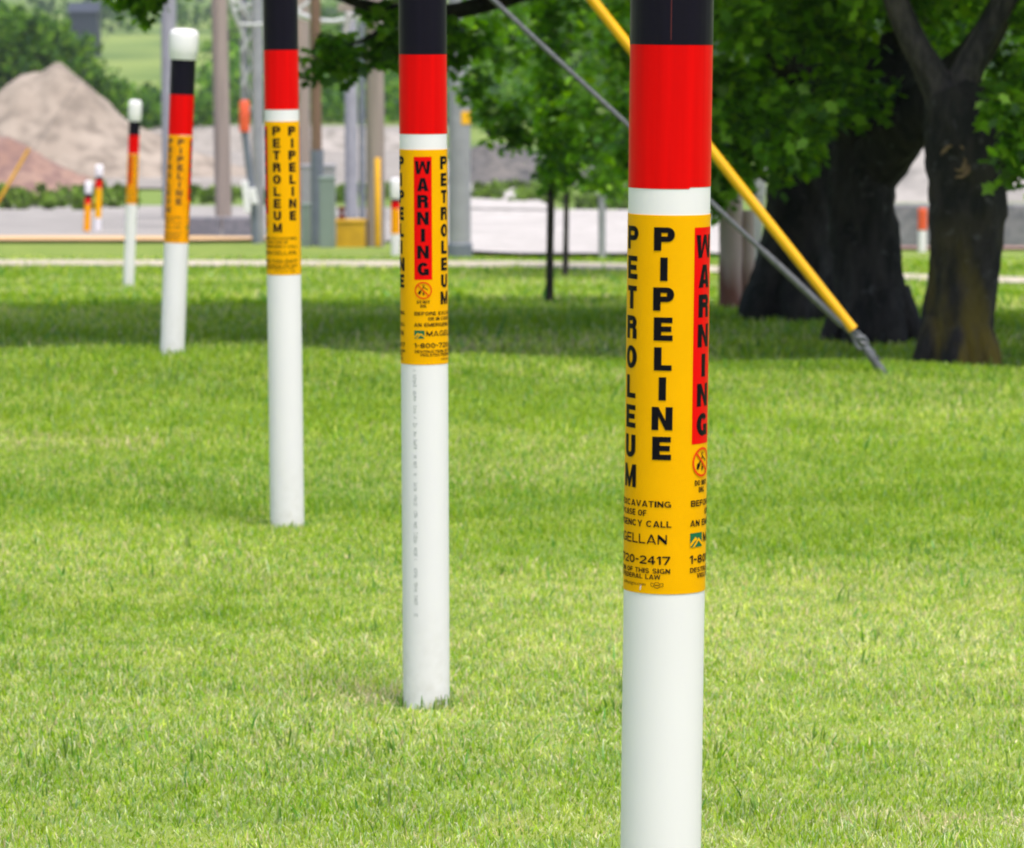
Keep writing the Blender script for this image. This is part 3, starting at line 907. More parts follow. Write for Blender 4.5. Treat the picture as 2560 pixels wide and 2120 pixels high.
# faint inkjet print running down the white pipe (too soft to read)
bm = bmesh.new()
rng = random.Random(8)
mpp = m_per_px(9.28, 1200)
for y0, y1 in ((922, 927), (935, 965), (976, 1001), (1012, 1032), (1040, 1045), (1056, 1067), (1076, 1089), (1097, 1118), (1136, 1142), (1152, 1167), (1181, 1188), (1205, 1226), (1236, 1264), (1275, 1292), (1303, 1319), (1330, 1357), (1368, 1391), (1397, 1400), (1420, 1442), (1455, 1477), (1488, 1513), (1534, 1542)):
    y = y0
    while y < y1 - 1:
        hgt = rng.choice((2.2, 3.2, 4.2))
        for k in range(2):
            x0 = -4.5 + rng.uniform(0, 3) + 4.5 * k
            rect(bm, x0 * mpp, (x0 + rng.uniform(2.5, 4.5)) * mpp, -(y + hgt - 1.2 - 910) * mpp, -(y - 910) * mpp)
        y += hgt + 0.6
wrap(bm, PR + 0.0002)
s = bm_obj('pipe_print', bm, M['grey_ink'], p2, True); s.location = (0, 0, hh2[1]); s.rotation_euler = (0, 0, R_(-24.5))

p3, lab3, b3, hh3 = marker_post(((701.5, 60), (718.0, 1290)), 12.86, 1303, (None, 125.2, 274, 303.5, 687, None),
    'marker post showing PETROLEUM and PIPELINE side by side', -76.0, True, tape=170)
p4, lab4, b4, hh4 = marker_post(((459.7, 110), (431.0, 870)), 17.95, 882, (149.5, 237, 338, 338.4, 607, 71),
    'leaning white capped marker post with orange label standing on the ridge', 75.0, True, label_mat='orange_label')
p5, lab5, b5, hh5 = marker_post(((337.5, 276), (321.5, 705)), 39.6, 711, (303, 338, 385, 385.3, 510, 250),
    'slim blurred marker post with round white cap standing before the footpath', -20.0, True, label_mat='orange_label')
p6, _, _, _ = marker_post(((222, 460), (217, 575)), 66.5, None, (484, 496, 510, 510.3, 578, 452),
    'shorter of the two tiny far marker posts, orange down to the ground', -20.0, False, label_mat='orange_label')
p7, _, _, _ = marker_post(((248, 430), (244, 575)), 67.5, None, (441, 450, 470, 470.3, 545, 412),
    'taller of the two tiny far marker posts, white at its foot', 0.0, False, label_mat='yellow_label')
p8, _, _, _ = marker_post(((989, 450), (989, 630)), 47.5, None, (497, 505, 522, 522.3, 585, 445),
    'far white capped marker post with orange band beside the yellow guarded pole', 0.0, False, label_mat='orange_label')

grass()

# taller tufts left by the mower round the post feet and on the ridge
def tufts(name, spots, label):
    rng = np.random.default_rng(5)
    V, C = [], []
    for (cx, cy, r, n, h) in spots:
        for _ in range(n):
            a = rng.uniform(0, 6.28); rr = r * rng.uniform(0.75, 1.15)
            x, y = cx + math.cos(a) * rr, cy + math.sin(a) * rr
            z = zgf(x, y) - 0.003
            hh = h * rng.uniform(0.5, 1.15); l = rng.normal(0, 0.28); la = rng.uniform(0, 6.28); w_ = rng.uniform(0.002, 0.0042)
            b = rng.uniform(0, 6.28); sx, sy = math.cos(b) * w_, math.sin(b) * w_
            dx, dy = math.cos(la) * math.sin(l) * hh, math.sin(la) * math.sin(l) * hh
            for t, bb, ws in ((0, 0, 1), (.55, .35, .8), (1, 1, .15)):
                V.append((x + dx * bb - sx * ws, y + dy * bb - sy * ws, z + hh * t)); V.append((x + dx * bb + sx * ws, y + dy * bb + sy * ws, z + hh * t))
            c = np.array(random.choice([(0.17, 0.33, 0.05), (0.22, 0.36, 0.07), (0.14, 0.27, 0.035), (0.36, 0.42, 0.15)])) * rng.uniform(.8, 1.2)
            C += [c] * 6
    n = len(V) // 6
    base = (np.arange(n) * 6)[:, None]
    q = np.stack([base + np.array([0, 1, 3, 2]), base + np.array([2, 3, 5, 4])], 1).reshape(-1, 4)
    o = np_mesh(name, V, q, np.full(len(q), 4), M['grass'], colors=np.array(C))
    return tag(o, label, kind='stuff')
random.seed(4)
ring = [(x, y, 0.066, 90, 0.036) for x, y in POST_XY[:4]]
rg = random.Random(21)
crest = [(rg.uniform(-3.4, 3.4), rg.uniform(16.8, 18.5), 0.05, 9, rg.uniform(0.03, 0.06)) for _ in range(170)]
_rl = random.Random(33)
lawnt = [(_rl.uniform(-.15, .15) * 0 + _rl.uniform(-1.25, 1.25) * dd / 8, dd, _rl.uniform(.008, .03), _rl.randint(4, 9), _rl.uniform(.03, .065)) for dd in [_rl.uniform(7.0, 12.5) for _ in range(45)]] + [(gx(u, dd), dd, 0.014, 8, 0.055) for u, dd in ((700, 8.75), (720, 8.8), (480, 8.6), (150, 8.7), (2060, 8.9), (1900, 8.1), (960, 8.15))]
tufts('long_grass', ring + crest + lawnt, 'longer unmown grass at the post feet and along the ridge')

# ------------------------------------------------------------------ leaves and trees
def leaves_np(centers, size, rng, palette, droop=0.35, upbias=0.8):
    """Lobed leaves: two half blades folded along the midrib."""
    n = len(centers)
    half = np.array([(0, 0), (0.18, 0.30), (0.36, 0.20), (0.50, 0.40), (0.68, 0.17), (1, 0)])
    a = rng.random(n) * 2 * math.pi
    t = np.stack([np.cos(a), np.sin(a), -droop + rng.normal(0, 0.45, n)], -1)
    t /= np.linalg.norm(t, axis=1)[:, None]
    nn = np.stack([rng.normal(0, 0.6, n), rng.normal(0, 0.6, n), upbias + 0 * a], -1)
    s = np.cross(nn, t); s /= np.linalg.norm(s, axis=1)[:, None]
    nn = np.cross(t, s)
    sz = size * rng.uniform(0.6, 1.3, n)
    V = np.empty((n, 12, 3), np.float32)
    for k, (u, v) in enumerate(half):
        for side, off in ((1, 0), (-1, 6)):
            V[:, off + k] = centers + (t * u + s * (v * side * 1.1) - nn * (0.22 * v) - nn * (0.25 * u * u)) * sz[:, None]
    c = palette[rng.integers(0, len(palette), n)] * rng.uniform(0.7, 1.3, n)[:, None]
    C = np.repeat(c[:, None, :], 12, 1)
    return V, C

def leaf_object(name, V, C, mat, parent=None):
    n = len(V)
    b = (np.arange(n) * 12)[:, None]
    q = np.stack([b + np.arange(6), b + np.arange(6, 12)[::-1]], 1).reshape(-1, 6)
    return np_mesh(name, V.reshape(-1, 3), q, np.full(len(q), 6), mat, parent, C.reshape(-1, 3))

PAL = np.array([(0.105, 0.235, 0.018), (0.135, 0.300, 0.022), (0.080, 0.180, 0.018), (0.190, 0.370, 0.028), (0.060, 0.135, 0.018), (0.250, 0.430, 0.034)])

def bough_points(boughs, rng):
    """boughs: (point, radius, count, flatten). Leaves hang in small sprays inside each bough."""
    pts = []
    for c, r, n, fl in boughs:
        ns = max(1, n // 14)
        v = rng.normal(0, 1, (ns, 3)); v /= np.linalg.norm(v, axis=1)[:, None]
        sc = np.asarray(c) + v * (rng.random(ns) ** 0.42)[:, None] * np.array([r, r, r * fl])
        for q in sc:
            m = rng.integers(9, 20)
            pts.append(q + rng.normal(0, 1, (m, 3)) * np.array([0.07, 0.07, 0.06]) * (1.0 if r > 0.25 else 0.7))
    return np.concatenate(pts)

def crown_points(center, rad, n, rng, zmin):
    """Leaf clumps through an uneven ellipsoid, hollow towards the middle, nothing below zmin."""
    c = np.asarray(center); rad = np.asarray(rad)
    nc = n // 45
    v = rng.normal(0, 1, (nc, 3)); v /= np.linalg.norm(v, axis=1)[:, None]
    r = 0.45 + 0.55 * rng.random(nc) ** 0.5
    bumps = 1 + 0.16 * np.sin(v[:, 0] * 5 + 1) + 0.14 * np.sin(v[:, 1] * 6 + 2) + 0.12 * np.sin(v[:, 2] * 7)
    cl = c + v * rad * (r * bumps)[:, None]
    pts = np.repeat(cl, 45, 0) + rng.normal(0, 1, (nc * 45, 3)) * np.array([0.30, 0.30, 0.20])
    zf = zmin(pts[:, 0], pts[:, 1]) if callable(zmin) else zmin
    return pts[pts[:, 2] > zf]

def limb(bm, pl, seed, n=18, rough=0.07, step=0.06):
    pts = [at(x, y, d) for x, y, d, w_ in pl]
    rad = [w_ * m_per_px(d) / 2 for x, y, d, w_ in pl]
    p, r = resample(pts, rad, step)
    tube(bm, p, r, n, rough, seed)

def big_tree(label, d, trunk, limbs, boughs, crown, seed, mat, base_flare=1.0, limb_mat=None):
    """trunk and limbs: photograph points (x, y, distance, width). boughs: (x, y, distance, radius, count)."""
    base = at(trunk[0][0], trunk[0][1], d)
    base.z = zgf(base.x, d)
    t = thing('tree', label, 'tree', base, 'low broad trees behind the ridge')
    inv = Matrix.Translation(-base)
    bm = bmesh.new()
    limb(bm, trunk, seed, 36, 0.10, 0.05)
    # root flare
    r0 = trunk[0][3] * m_per_px(d) / 2
    for k in range(6):
        a = k * math.pi / 3 + seed
        p0 = base + Vector((math.cos(a) * r0 * .55, math.sin(a) * r0 * .55, 0.30))
        p1 = base + Vector((math.cos(a) * r0 * 1.0, math.sin(a) * r0 * 1.0, 0.05))
        p2 = base + Vector((math.cos(a) * r0 * 1.35 * base_flare, math.sin(a) * r0 * 1.35 * base_flare, -0.08))
        q, rr = resample([p0, p1, p2], [r0 * .40, r0 * .34, r0 * .18], 0.04)
        tube(bm, q, rr, 12, 0.06, seed + k)
    bmesh.ops.transform(bm, matrix=inv, verts=bm.verts)
    bm_obj('trunk', bm, mat, t, True)
    for k, l in enumerate(limbs):
        bm = bmesh.new()
        limb(bm, l, seed + 40 + k)
        bmesh.ops.transform(bm, matrix=inv, verts=bm.verts)
        bm_obj('limb', bm, limb_mat if limb_mat and k < 2 else mat, t, True)
    rng = np.random.default_rng(seed)
    pts, V, C = [], [], []
    bl = [(at(x, y, dd), r, n, 0.8) for x, y, dd, r, n in boughs]
    if bl:
        bp = bough_points(bl, rng)
        v, c = leaves_np(bp, 0.085, rng, PAL * 1.15)
        V.append(v); C.append(c)
    if crown:
        cp = crown_points(crown[0], crown[1], crown[2], rng, crown[3])
        v, c = leaves_np(cp, 0.15, rng, PAL)
        V.append(v); C.append(c)
    V = np.concatenate(V) - np.array(base, np.float32); C = np.concatenate(C)
    leaf_object('crown', V, C, M['leaf'], t)
    return t, base

rb = random.Random(77)
def scatter(poly, n, d0, d1, r0, r1, cnt):
    """Boughs whose middles fall inside a photograph outline, at real depths between d0 and d1."""
    xs_ = [p[0] for p in poly]; ys_ = [p[1] for p in poly]
    out = []
    while len(out) < n:
        x, y = rb.uniform(min(xs_), max(xs_)), rb.uniform(min(ys_), max(ys_))
        ins = False
        j = len(poly) - 1
        for i in range(len(poly)):
            if (poly[i][1] > y) != (poly[j][1] > y) and x < (poly[j][0] - poly[i][0]) * (y - poly[i][1]) / (poly[j][1] - poly[i][1]) + poly[i][0]:
                ins = not ins
            j = i
        if ins:
            out.append((x, y, rb.uniform(d0, d1), rb.uniform(r0, r1), cnt))
    return out

# low hanging foliage
R1 = [(1700, -60), (1700, 470), (1800, 480), (1900, 400), (1960, 430), (2020, 370), (2060, 300), (2180, 310), (2230, 210), (2200, 100), (2180, -60)]
R2 = [(2500, 90), (2490, 230), (2530, 350), (2640, 390), (2700, 200), (2700, -60), (2560, -60)]
RT = [(2160, -80), (2250, 60), (2330, 130), (2420, 60), (2560, -80)]
R3 = [(1190, -60), (1180, 60), (1215, 200), (1250, 300), (1340, 300), (1420, 330), (1500, 320), (1580, 430), (1700, 430), (1700, -60)]
R4 = [(800, 115), (880, 95), (1000, 80), (1180, 60), (1180, 110), (1000, 140), (860, 145), (790, 140)]

tree_a, _ = big_tree('broad dark trunk behind the brown wooden post, its low limb reaching out over the lawn', 24.5,
    [(1986, 815, 24.5, 232), (1990, 760, 24.5, 224), (1992, 700, 24.5, 218), (2006, 600, 24.5, 204), (2016, 480, 24.5, 200), (2020, 380, 24.5, 184), (2005, 260, 24.5, 150), (1980, 120, 24.5, 120), (1940, -60, 24.4, 100), (1900, -260, 24.2, 80)],
    [[(1990, 200, 24.5, 90), (1850, 60, 24.0, 70), (1600, -40, 23.2, 56), (1400, -40, 22.8, 50), (1210, 10, 22.4, 44), (1120, 28, 22.3, 38), (1000, 24, 22.2, 32), (900, 10, 22.0, 26), (800, -30, 21.8, 18)],
     [(1000, 30, 22.2, 16), (930, 90, 22.1, 12), (850, 120, 22.0, 8), (790, 150, 22.0, 4)]],
    scatter(R1, 26, 22.8, 27.0, 0.16, 0.30, 240) + scatter(R4, 9, 21.8, 22.4, 0.07, 0.12, 70) + [(775, 175, 22.0, 0.05, 34), (352, 4, 22.0, 0.05, 60), (385, -10, 22.0, 0.09, 90), (330, -25, 22, 0.12, 120), (960, 30, 22.1, 0.10, 90), (1100, 70, 22.4, 0.12, 110)],
    ((-1.4, 22.1, 4.0), (4.2, 3.5, 2.2), 30000, 1.9), 11, M['bark'], 0.55)
tree_b, _ = big_tree('dark middle trunk of the three, leaning against its neighbour with a flared foot', 22.0,
    [(2182, 868, 22, 196), (2182, 830, 22, 186), (2176, 760, 22, 176), (2166, 650, 22, 168), (2158, 540, 22, 166), (2158, 430, 22, 170), (2185, 330, 22, 160), (2215, 230, 22.2, 140), (2250, 120, 22.5, 110), (2290, -80, 22.8, 90)],
    [[(2160, 420, 22, 110), (2110, 280, 22, 90), (2070, 120, 21.9, 76), (2040, -80, 21.8, 60)],
     [(2175, 430, 22, 150), (2225, 355, 21.8, 150), (2290, 290, 21.5, 140), (2370, 210, 21.2, 110), (2460, 100, 21.0, 80), (2540, -60, 21, 60)]],
    scatter(R1, 20, 20.6, 22.4, 0.14, 0.26, 220) + scatter(RT, 5, 22.5, 26, 0.2, 0.3, 200),
    ((1.7, 22.3, 4.1), (3.4, 3.3, 2.2), 25000, 1.9), 23, M['bark'], 0.8)
tree_c, cb = big_tree('forked trunk with ochre lichen on its foot and a ringed branch scar', 20.0,
    [(2392, 940, 20, 186), (2392, 900, 20, 182), (2396, 820, 20, 176), (2404, 740, 20, 176), (2411, 660, 20, 176), (2416, 560, 20, 180), (2420, 450, 20, 196), (2415, 350, 20, 214), (2395, 270, 20, 180), (2372, 215, 20, 130)],
    [[(2385, 300, 20, 130), (2350, 225, 20, 88), (2300, 135, 20, 70), (2262, 60, 20, 64), (2235, -10, 20, 62), (2190, -160, 19.9, 50)],
     [(2380, 290, 20, 120), (2410, 200, 20, 84), (2445, 120, 20, 70), (2490, 40, 20, 62), (2540, -50, 20, 56), (2600, -200, 20, 46)],
     [(2440, 420, 20, 110), (2520, 390, 19.9, 76), (2600, 340, 19.8, 60), (2700, 250, 19.7, 46)],
     [(2480, 380, 20.2, 120), (2540, 410, 20.4, 60), (2590, 400, 20.8, 40)]],
    [(2548, 300, 19.3, 0.10, 150), (2552, 372, 19.3, 0.08, 120), (2515, 262, 19.4, 0.08, 110), (2570, 410, 19.3, 0.07, 80)] + scatter(R2, 8, 19.3, 20.4, 0.10, 0.20, 170) + scatter(RT, 6, 20.2, 22.0, 0.12, 0.2, 150) + scatter(R2, 5, 20.8, 22.4, 0.14, 0.22, 190),
    ((3.3, 21.0, 3.9), (2.7, 2.5, 2.1), 15000, 1.86), 37, M['bark_moss'], 0.6, M['bark_limb'])
# healed branch scar on the forked trunk: two broken crescents round a dark hollow
kc = at(2385, 402, 19.78)
mq = m_per_px(20)
bm = bmesh.new()
for rr, ww, a0, a1, ox, oz in ((34, 13, -95, 75, 6, -2), (17, 9, -120, 40, 10, -4), (26, 9, 95, 170, -4, 8)):
    n_ = 14
    rgk = random.Random(int(rr))
    pts_ = [kc - cb + Vector(((ox + math.cos(a) * rr) * mq, -0.012 + 0.03 * (math.cos(a) * rr / 34) ** 2, (oz + math.sin(a) * rr * 1.15) * mq)) + Vector((rgk.uniform(-.004, .004), 0, rgk.uniform(-.004, .004))) for a in [R_(a0 + (a1 - a0) * k / n_) for k in range(n_ + 1)]]
    tube(bm, pts_, [ww * mq / 2 * (0.35 + 0.75 * math.sin(math.pi * k / n_)) for k in range(n_ + 1)], 8, 0.2, int(rr))
k_ = bm_obj('branch_scar', bm, M['knot'], tree_c, True)

# saplings
def sapling(label, px, base_py, d, wpx, top_py, boughs, seed, leaf=0.085):
    base = at(px, base_py, d); base.z = zgf(base.x, d)
    t = thing('sapling', label, 'tree', base, 'young trees on the lawn')
    bm = bmesh.new()
    pl = [(px, base_py + 20, d, wpx * 1.25), (px + 1, base_py - 90, d, wpx), (px + 4, (base_py + top_py) / 2, d, wpx), (px + 9, top_py + 150, d, wpx * .95), (px + 4, top_py, d, wpx * .6)]
    limb(bm, pl, seed, 12, 0.06, 0.08)
    bmesh.ops.transform(bm, matrix=Matrix.Translation(-base), verts=bm.verts)
    bm_obj('trunk', bm, M['bark_thin'], t, True)
    rng = np.random.default_rng(seed)
    bp = bough_points([(at(x, y, dd), r, n, 0.85) for x, y, dd, r, n in boughs], rng)
    V, C = leaves_np(bp, leaf, rng, PAL * 1.12)
    leaf_object('crown', V - np.array(base, np.float32), C, M['leaf'], t)
    return t
sapling('slender young tree with a low leafy crown in front of the pale drive', 1374, 756, 28.3, 19, -250,
    scatter(R3, 20, 27.3, 28.9, 0.15, 0.26, 170) + [(1395, 420, 28.3, 0.14, 150), (1400, 350, 28.4, 0.2, 170), (1290, 330, 28.2, 0.13, 130), (1200, 205, 28.2, 0.12, 120)] + scatter([(1150, -60), (1700, -60), (1650, -420), (1250, -420)], 12, 27.2, 29.2, 0.3, 0.4, 330) + [(1380 + 12 * math.sin(k * 2.4), 420 - 52 * k, 27.95, 0.13, 90) for k in range(10)], 5)
sapling('second young tree with a thinner stem standing behind the slender one', 1414, 668, 41.5, 14, -80,
    scatter([(1420, 300), (1500, 440), (1560, 500), (1640, 480), (1640, 200), (1420, 200)], 12, 41, 42.5, 0.2, 0.34, 170) + scatter([(1330, 200), (1640, 200), (1640, -160), (1330, -160)], 14, 40.8, 42.6, 0.4, 0.6, 260), 6, 0.11)

# ------------------------------------------------------------------ guy wires
def rod(name, pts, r, mat, parent, origin, n=14):
    bm = bmesh.new()
    tube(bm, [Vector(p) - origin for p in pts], [r] * len(pts), n)
    return bm_obj(name, bm, mat, parent, True)

anchor = at(2209, 909, 18.2)
anchor_g = Vector((anchor.x, anchor.y, zgf(anchor.x, anchor.y)))
def on_line(a, b, d):
    return at(a[0], a[1], d), at(b[0], b[1], d)
DG = 18.2
ya, yb = on_line((1481, 0), (2132, 823), DG)
ydir = (ya - yb).normalized()
ga, gb = on_line((1233, 0), (2100, 806), DG)
gdir = (ga - gb).normalized()
PX = -5.6
y_top = yb + ydir * ((PX - yb.x) / ydir.x)
g_top = gb + gdir * ((PX - gb.x) / gdir.x)

t = thing('guy_wire', 'steel guy wire in a thick yellow plastic guard slanting down to its anchor', 'guy wire', anchor_g)
rod('cable', [yb - ydir * 0.28, y_top], 0.006, M['steel'], t, anchor_g)
# the guard: a half open plastic tube, a little flared at its lower end
gl = [yb + ydir * s for s in (0, 0.02, 0.5, 1.0, 1.5, 2.1, 2.45)]
bm = bmesh.new(); tube(bm, [p - anchor_g for p in gl], [0.026, 0.0245, 0.0242, 0.0242, 0.0242, 0.024, 0.0235], 24)
bm_obj('guard', bm, M['guy_yellow'], t, True)
# preformed grip below the guard: two twisted strands
for ph in (0, math.pi):
    s_, q = ydir.orthogonal().normalized(), None
    u_ = ydir.cross(s_)
    pts = [yb - ydir * (0.0 + 0.011 * k) + (s_ * math.cos(k * 0.9 + ph) + u_ * math.sin(k * 0.9 + ph)) * 0.010 for k in range(18)]
    bm = bmesh.new(); tube(bm, [p - anchor_g for p in pts], [0.0075] * len(pts), 8)
    bm_obj('grip', bm, M['steel'], t, True)

t2 = thing('guy_wire', 'thin grey guy wire running beside the yellow guarded one', 'guy wire', anchor_g + Vector((-0.05, 0.01, 0)))
o2 = anchor_g + Vector((-0.05, 0.01, 0))
rod('cable', [gb - gdir * 0.22, gb, g_top], 0.0125, M['steel'], t2, o2)
bm = bmesh.new(); tube(bm, [p - o2 for p in [gb - gdir * 0.02, gb + gdir * 0.10, gb + gdir * 0.5]], [0.0175, 0.018, 0.016], 12)
bm_obj('grip', bm, M['steel'], t2, True)

t3 = thing('ground_anchor', 'grey steel anchor rod with eye where both guy wires meet the grass', 'anchor', anchor_g)
adir = (at(2140, 815, DG) - at(2212, 915, DG)).normalized()
rod('rod', [anchor_g - adir * 0.25, anchor_g + adir * 0.10, anchor_g + adir * 0.16], 0.020, M['steel'], t3, anchor_g)
bm = bmesh.new()
ec = anchor_g + adir * 0.185
side = adir.cross(Vector((0, 1, 0))).normalized()
tube(bm, [ec - anchor_g + (adir * math.cos(k * math.pi / 10) * 0.034 + side * math.sin(k * math.pi / 10) * 0.026) for k in range(21)], [0.010] * 21, 10, cap=False)
bm_obj('eye', bm, M['steel'], t3, True)
bm = bmesh.new()
for sgn in (-1, 1):
    tube(bm, [ec - anchor_g + side * sgn * 0.02 + adir * 0.0, ec - anchor_g + side * sgn * 0.018 + adir * 0.05], [0.008, 0.008], 8)
bm_obj('clamp', bm, M['steel'], t3, True)

# the pole that the guy wires hold (outside the frame on the left)
def pole(name, label, x, y, ztop, r0, r1, mat, cat='pole', group='poles beyond the lawn', lean=0.0):
    z0 = zgf(x, y)
    t = thing(name, label, cat, (x, y, z0), group)
    bm = bmesh.new()
    H = ztop - z0
    n = 14
    tube(bm, [(lean * H * k / n, 0, -0.4 + (H + 0.4) * k / n) for k in range(n + 1)], [r0 + (r1 - r0) * k / n for k in range(n + 1)], 28, 0.006, int(abs(x * 10)))
    bm_obj('shaft', bm, mat, t, True)
    return t, z0, H
gp, gz, gh = pole('utility_pole', 'guyed wooden utility pole left of the lawn, holding both guy wires', PX, 17.6, 11.0, 0.16, 0.12, M['wood_grey'])
for zt in (y_top.z, g_top.z):
    bm = bmesh.new(); lathe(bm, [(0.150, -0.03), (0.158, -0.03), (0.158, 0.03), (0.150, 0.03)], 28)
    k = bm_obj('guy_band', bm, M['steel'], gp, True); k.location = (0, 0, zt - gz)

# ------------------------------------------------------------------ poles and steelwork in the distance
def ppole(name, label, px, py, d, wpx, mat, h=9.0, lean=0.0, **k):
    p = at(px, py, d)
    r = wpx * m_per_px(d) / 2
    return pole(name, label, p.x, d, zgf(p.x, d) + h, r, r * 0.9, mat, lean=lean, **k)

ppole('utility_pole', 'pale grey pole rising behind the white capped leaning marker post', 424, 330, 78, 40, M['steel_pale'], 10, lean=0.0)
ppole('utility_pole', 'brownish grey wooden pole leaning slightly, between the two near left marker posts', 560, 566, 70, 42, M['wood_grey'], 10, lean=-0.012)
pe, ze, he = ppole('utility_pole', 'thin brown pole just right of the third marker post, beside the green pedestals', 794, 613, 54, 27, M['wood_brown'], 9, lean=-0.004)
bm = bmesh.new(); lathe(bm, [(0.086, 0.0), (0.092, 0.0), (0.092, 1.35), (0.086, 1.35)], 24)
bm_obj('lower_sleeve', bm, M['steel_blue'], pe, True)
ppole('utility_pole', 'light grey steel pole behind the mustard box', 879, 542, 78, 33, M['steel_pale'], 10)
ppole('utility_pole', 'thin blue grey conduit pole close to the right of the light grey steel pole', 906, 585, 60, 14, M['steel_blue'], 3.4)
pg, zg_, hg = ppole('utility_pole', 'brown wooden pole with a yellow strip guard up one side', 939, 617, 53, 47, M['wood_grey'], 9.5)
mm = m_per_px(53)
bm = bmesh.new()
gzz = [at(0, y, 53).z - zg_ for y in (617, 396)]
bm2 = lathe(bm, [(0.036, gzz[0] + 0.02), (0.040, gzz[0] + 0.03), (0.040, gzz[1]), (0.030, gzz[1] + 0.015)], 16)
k = bm_obj('cable_guard', bm, M['guy_yellow'], pg, True); k.location = (0.035, -0.125, 0)
# insulators hung from a crossarm of the brown pole
zc = at(0, 28, 53).z - zg_
bm = bmesh.new(); box(bm, (-0.05, -0.15, zc + 0.05), (0.9, 0.09, 0.11), bevel=0.01)
arm = bm_obj('crossarm', bm, M['wood_grey'], pg)
for dx, tilt in ((-0.33, 0.22), (0.06, -0.15)):
    bm = bmesh.new()
    prof = [(0.02, 0)]
    for i in range(6):
        prof += [(0.022, -0.02 - i * .06), (0.062, -0.035 - i * .06), (0.058, -0.05 - i * .06), (0.022, -0.055 - i * .06)]
    lathe(bm, prof[::-1], 16)
    k = bm_obj('insulator', bm, M['insul'], pg, True); k.location = (dx, -0.2, zc); k.rotation_euler = (0, tilt, 0)

ph, zh, hh_ = ppole('steel_pole', 'tall thick grey steel pole right of the WARNING post with a yellow tag', 1149, 640, 47, 57, M['steel_pale'], 9.0)
tz = [at(0, y, 47).z - zh for y in (310, 278)]
bm = bmesh.new()
rp = 57 * m_per_px(47) / 2
lathe(bm, [(rp * 0.9, tz[0]), (rp + 0.004, tz[0]), (rp + 0.004, tz[1]), (rp * 0.9, tz[1])], 10, R_(10), R_(75))
bm_obj('tag', bm, M['guy_yellow'], ph, True)
bm = bmesh.new(); lathe(bm, [(rp * 0.9, -0.1), (rp + 0.02, -0.1), (rp + 0.02, 0.16), (rp + 0.01, 0.17), (rp * 0.9, 0.17)], 28)
bm_obj('base_collar', bm, M['steel_blue'], ph, True)

# steel frame: two legs with slanting stays, an orange sleeve and a white box
p = at(646, 605, 58)
sf = thing('lattice_mast', 'pale steel substation leg with slanting stays just left of the third marker post', 'steelwork', (p.x, 58, zgf(p.x, 58)))
zs = zgf(p.x, 58)
def loc(px, py, d=58): return at(px, py, d) - Vector((p.x, 58, zs))
bm = bmesh.new(); tube(bm, [(0, 0, -0.3), (0, 0, 4.0), (0, 0, 8)], [0.088, 0.085, 0.08], 20); bm_obj('leg', bm, M['steel_pale'], sf, True)
bm = bmesh.new(); tube(bm, [loc(612, 300, 58.3), loc(610, 120, 58.3), loc(606, -300, 58.3)], [0.06, 0.06, 0.06], 16); bm_obj('leg', bm, M['steel_pale'], sf, True)
for a, b, r in (((596, 0), (650, 95), .02), ((655, 40), (604, 130), .022), ((602, 70), (650, 210), .018), ((648, 120), (606, 215), .02), ((570, -10), (640, 40), .016), ((650, 230), (612, 300), .018), ((582, 30), (618, 12), .02), ((604, 160), (646, 300), .014)):
    bm = bmesh.new(); tube(bm, [loc(*a, 58.1), loc(*b, 58.1)], [r, r], 8); bm_obj('stay', bm, M['cable_pale'], sf, True)
q = at(634, 605, 57)
sp_ = thing('slanting_post', 'blue grey slanting post with an orange sleeve and a white box at mid height', 'post', (q.x, 57, zgf(q.x, 57)))
o_ = Vector((q.x, 57, zgf(q.x, 57)))
rod('shaft', [at(643, 625, 57) - Vector((0, 0, .2)), at(632, 500, 57), at(612, 330, 57), at(611, 258, 57)], 0.055, M['steel_blue'], sp_, o_)
bm = bmesh.new(); tube(bm, [v - o_ for v in (at(611, 329, 57), at(611, 300, 57), at(611, 256, 57), at(611, 250, 57))], [0.076, 0.078, 0.076, 0.05], 18); bm_obj('sleeve', bm, M['orange_sleeve'], sp_, True)
bm = bmesh.new()
for a, b in (((612, 452), (620, 530)), ((630, 470), (638, 510))):
    A, B = at(*a, 56.9) - o_, at(*b, 56.9) - o_
    dr = (A - B).normalized()
    box(bm, (A + B) / 2, (0.10, 0.07, (A - B).length), M=Vector((0, 0, 1)).rotation_difference(dr).to_matrix().to_4x4(), bevel=0.012)
bm_obj('white_box', bm, M['white_cap'], sp_)

# overhead cables with sag
def cable(label, a, b, d, sag, r, mat='cable_pale'):
    A, B = at(a[0], a[1], d), at(b[0], b[1], d)
    pts = [A.lerp(B, k / 20) - Vector((0, 0, sag * 4 * (k / 20) * (1 - k / 20))) for k in range(21)]
    bm = bmesh.new(); tube(bm, pts, [r] * 21, 8)
    o = bm_obj('overhead_cable', bm, M[mat], None, True)
    return tag(o, label, 'cable', 'sagging cables between the poles')
cable('thick pale cable looping from the steel frame to the brown pole', (640, -60), (940, 10), 55, 0.42, 0.034)
cable('pale cable sagging lower than the others between frame and brown pole', (650, -20), (930, 20), 55.5, 0.30, 0.026)
cable('pale drop cable curling beside the light grey pole', (800, 120), (870, 175), 56, 0.18, 0.040)
cable('thin pale cable between the wooden pole and the steel frame', (560, -25), (640, 5), 60, 0.12, 0.026)
cable('pale slack loop of cable hanging from the steel frame beside the wooden pole', (572, -30), (640, -10), 58.6, 0.55, 0.030)
cable('pale thin cable crossing behind the steel frame toward the brown pole', (600, 60), (800, -20), 57, 0.16, 0.022)

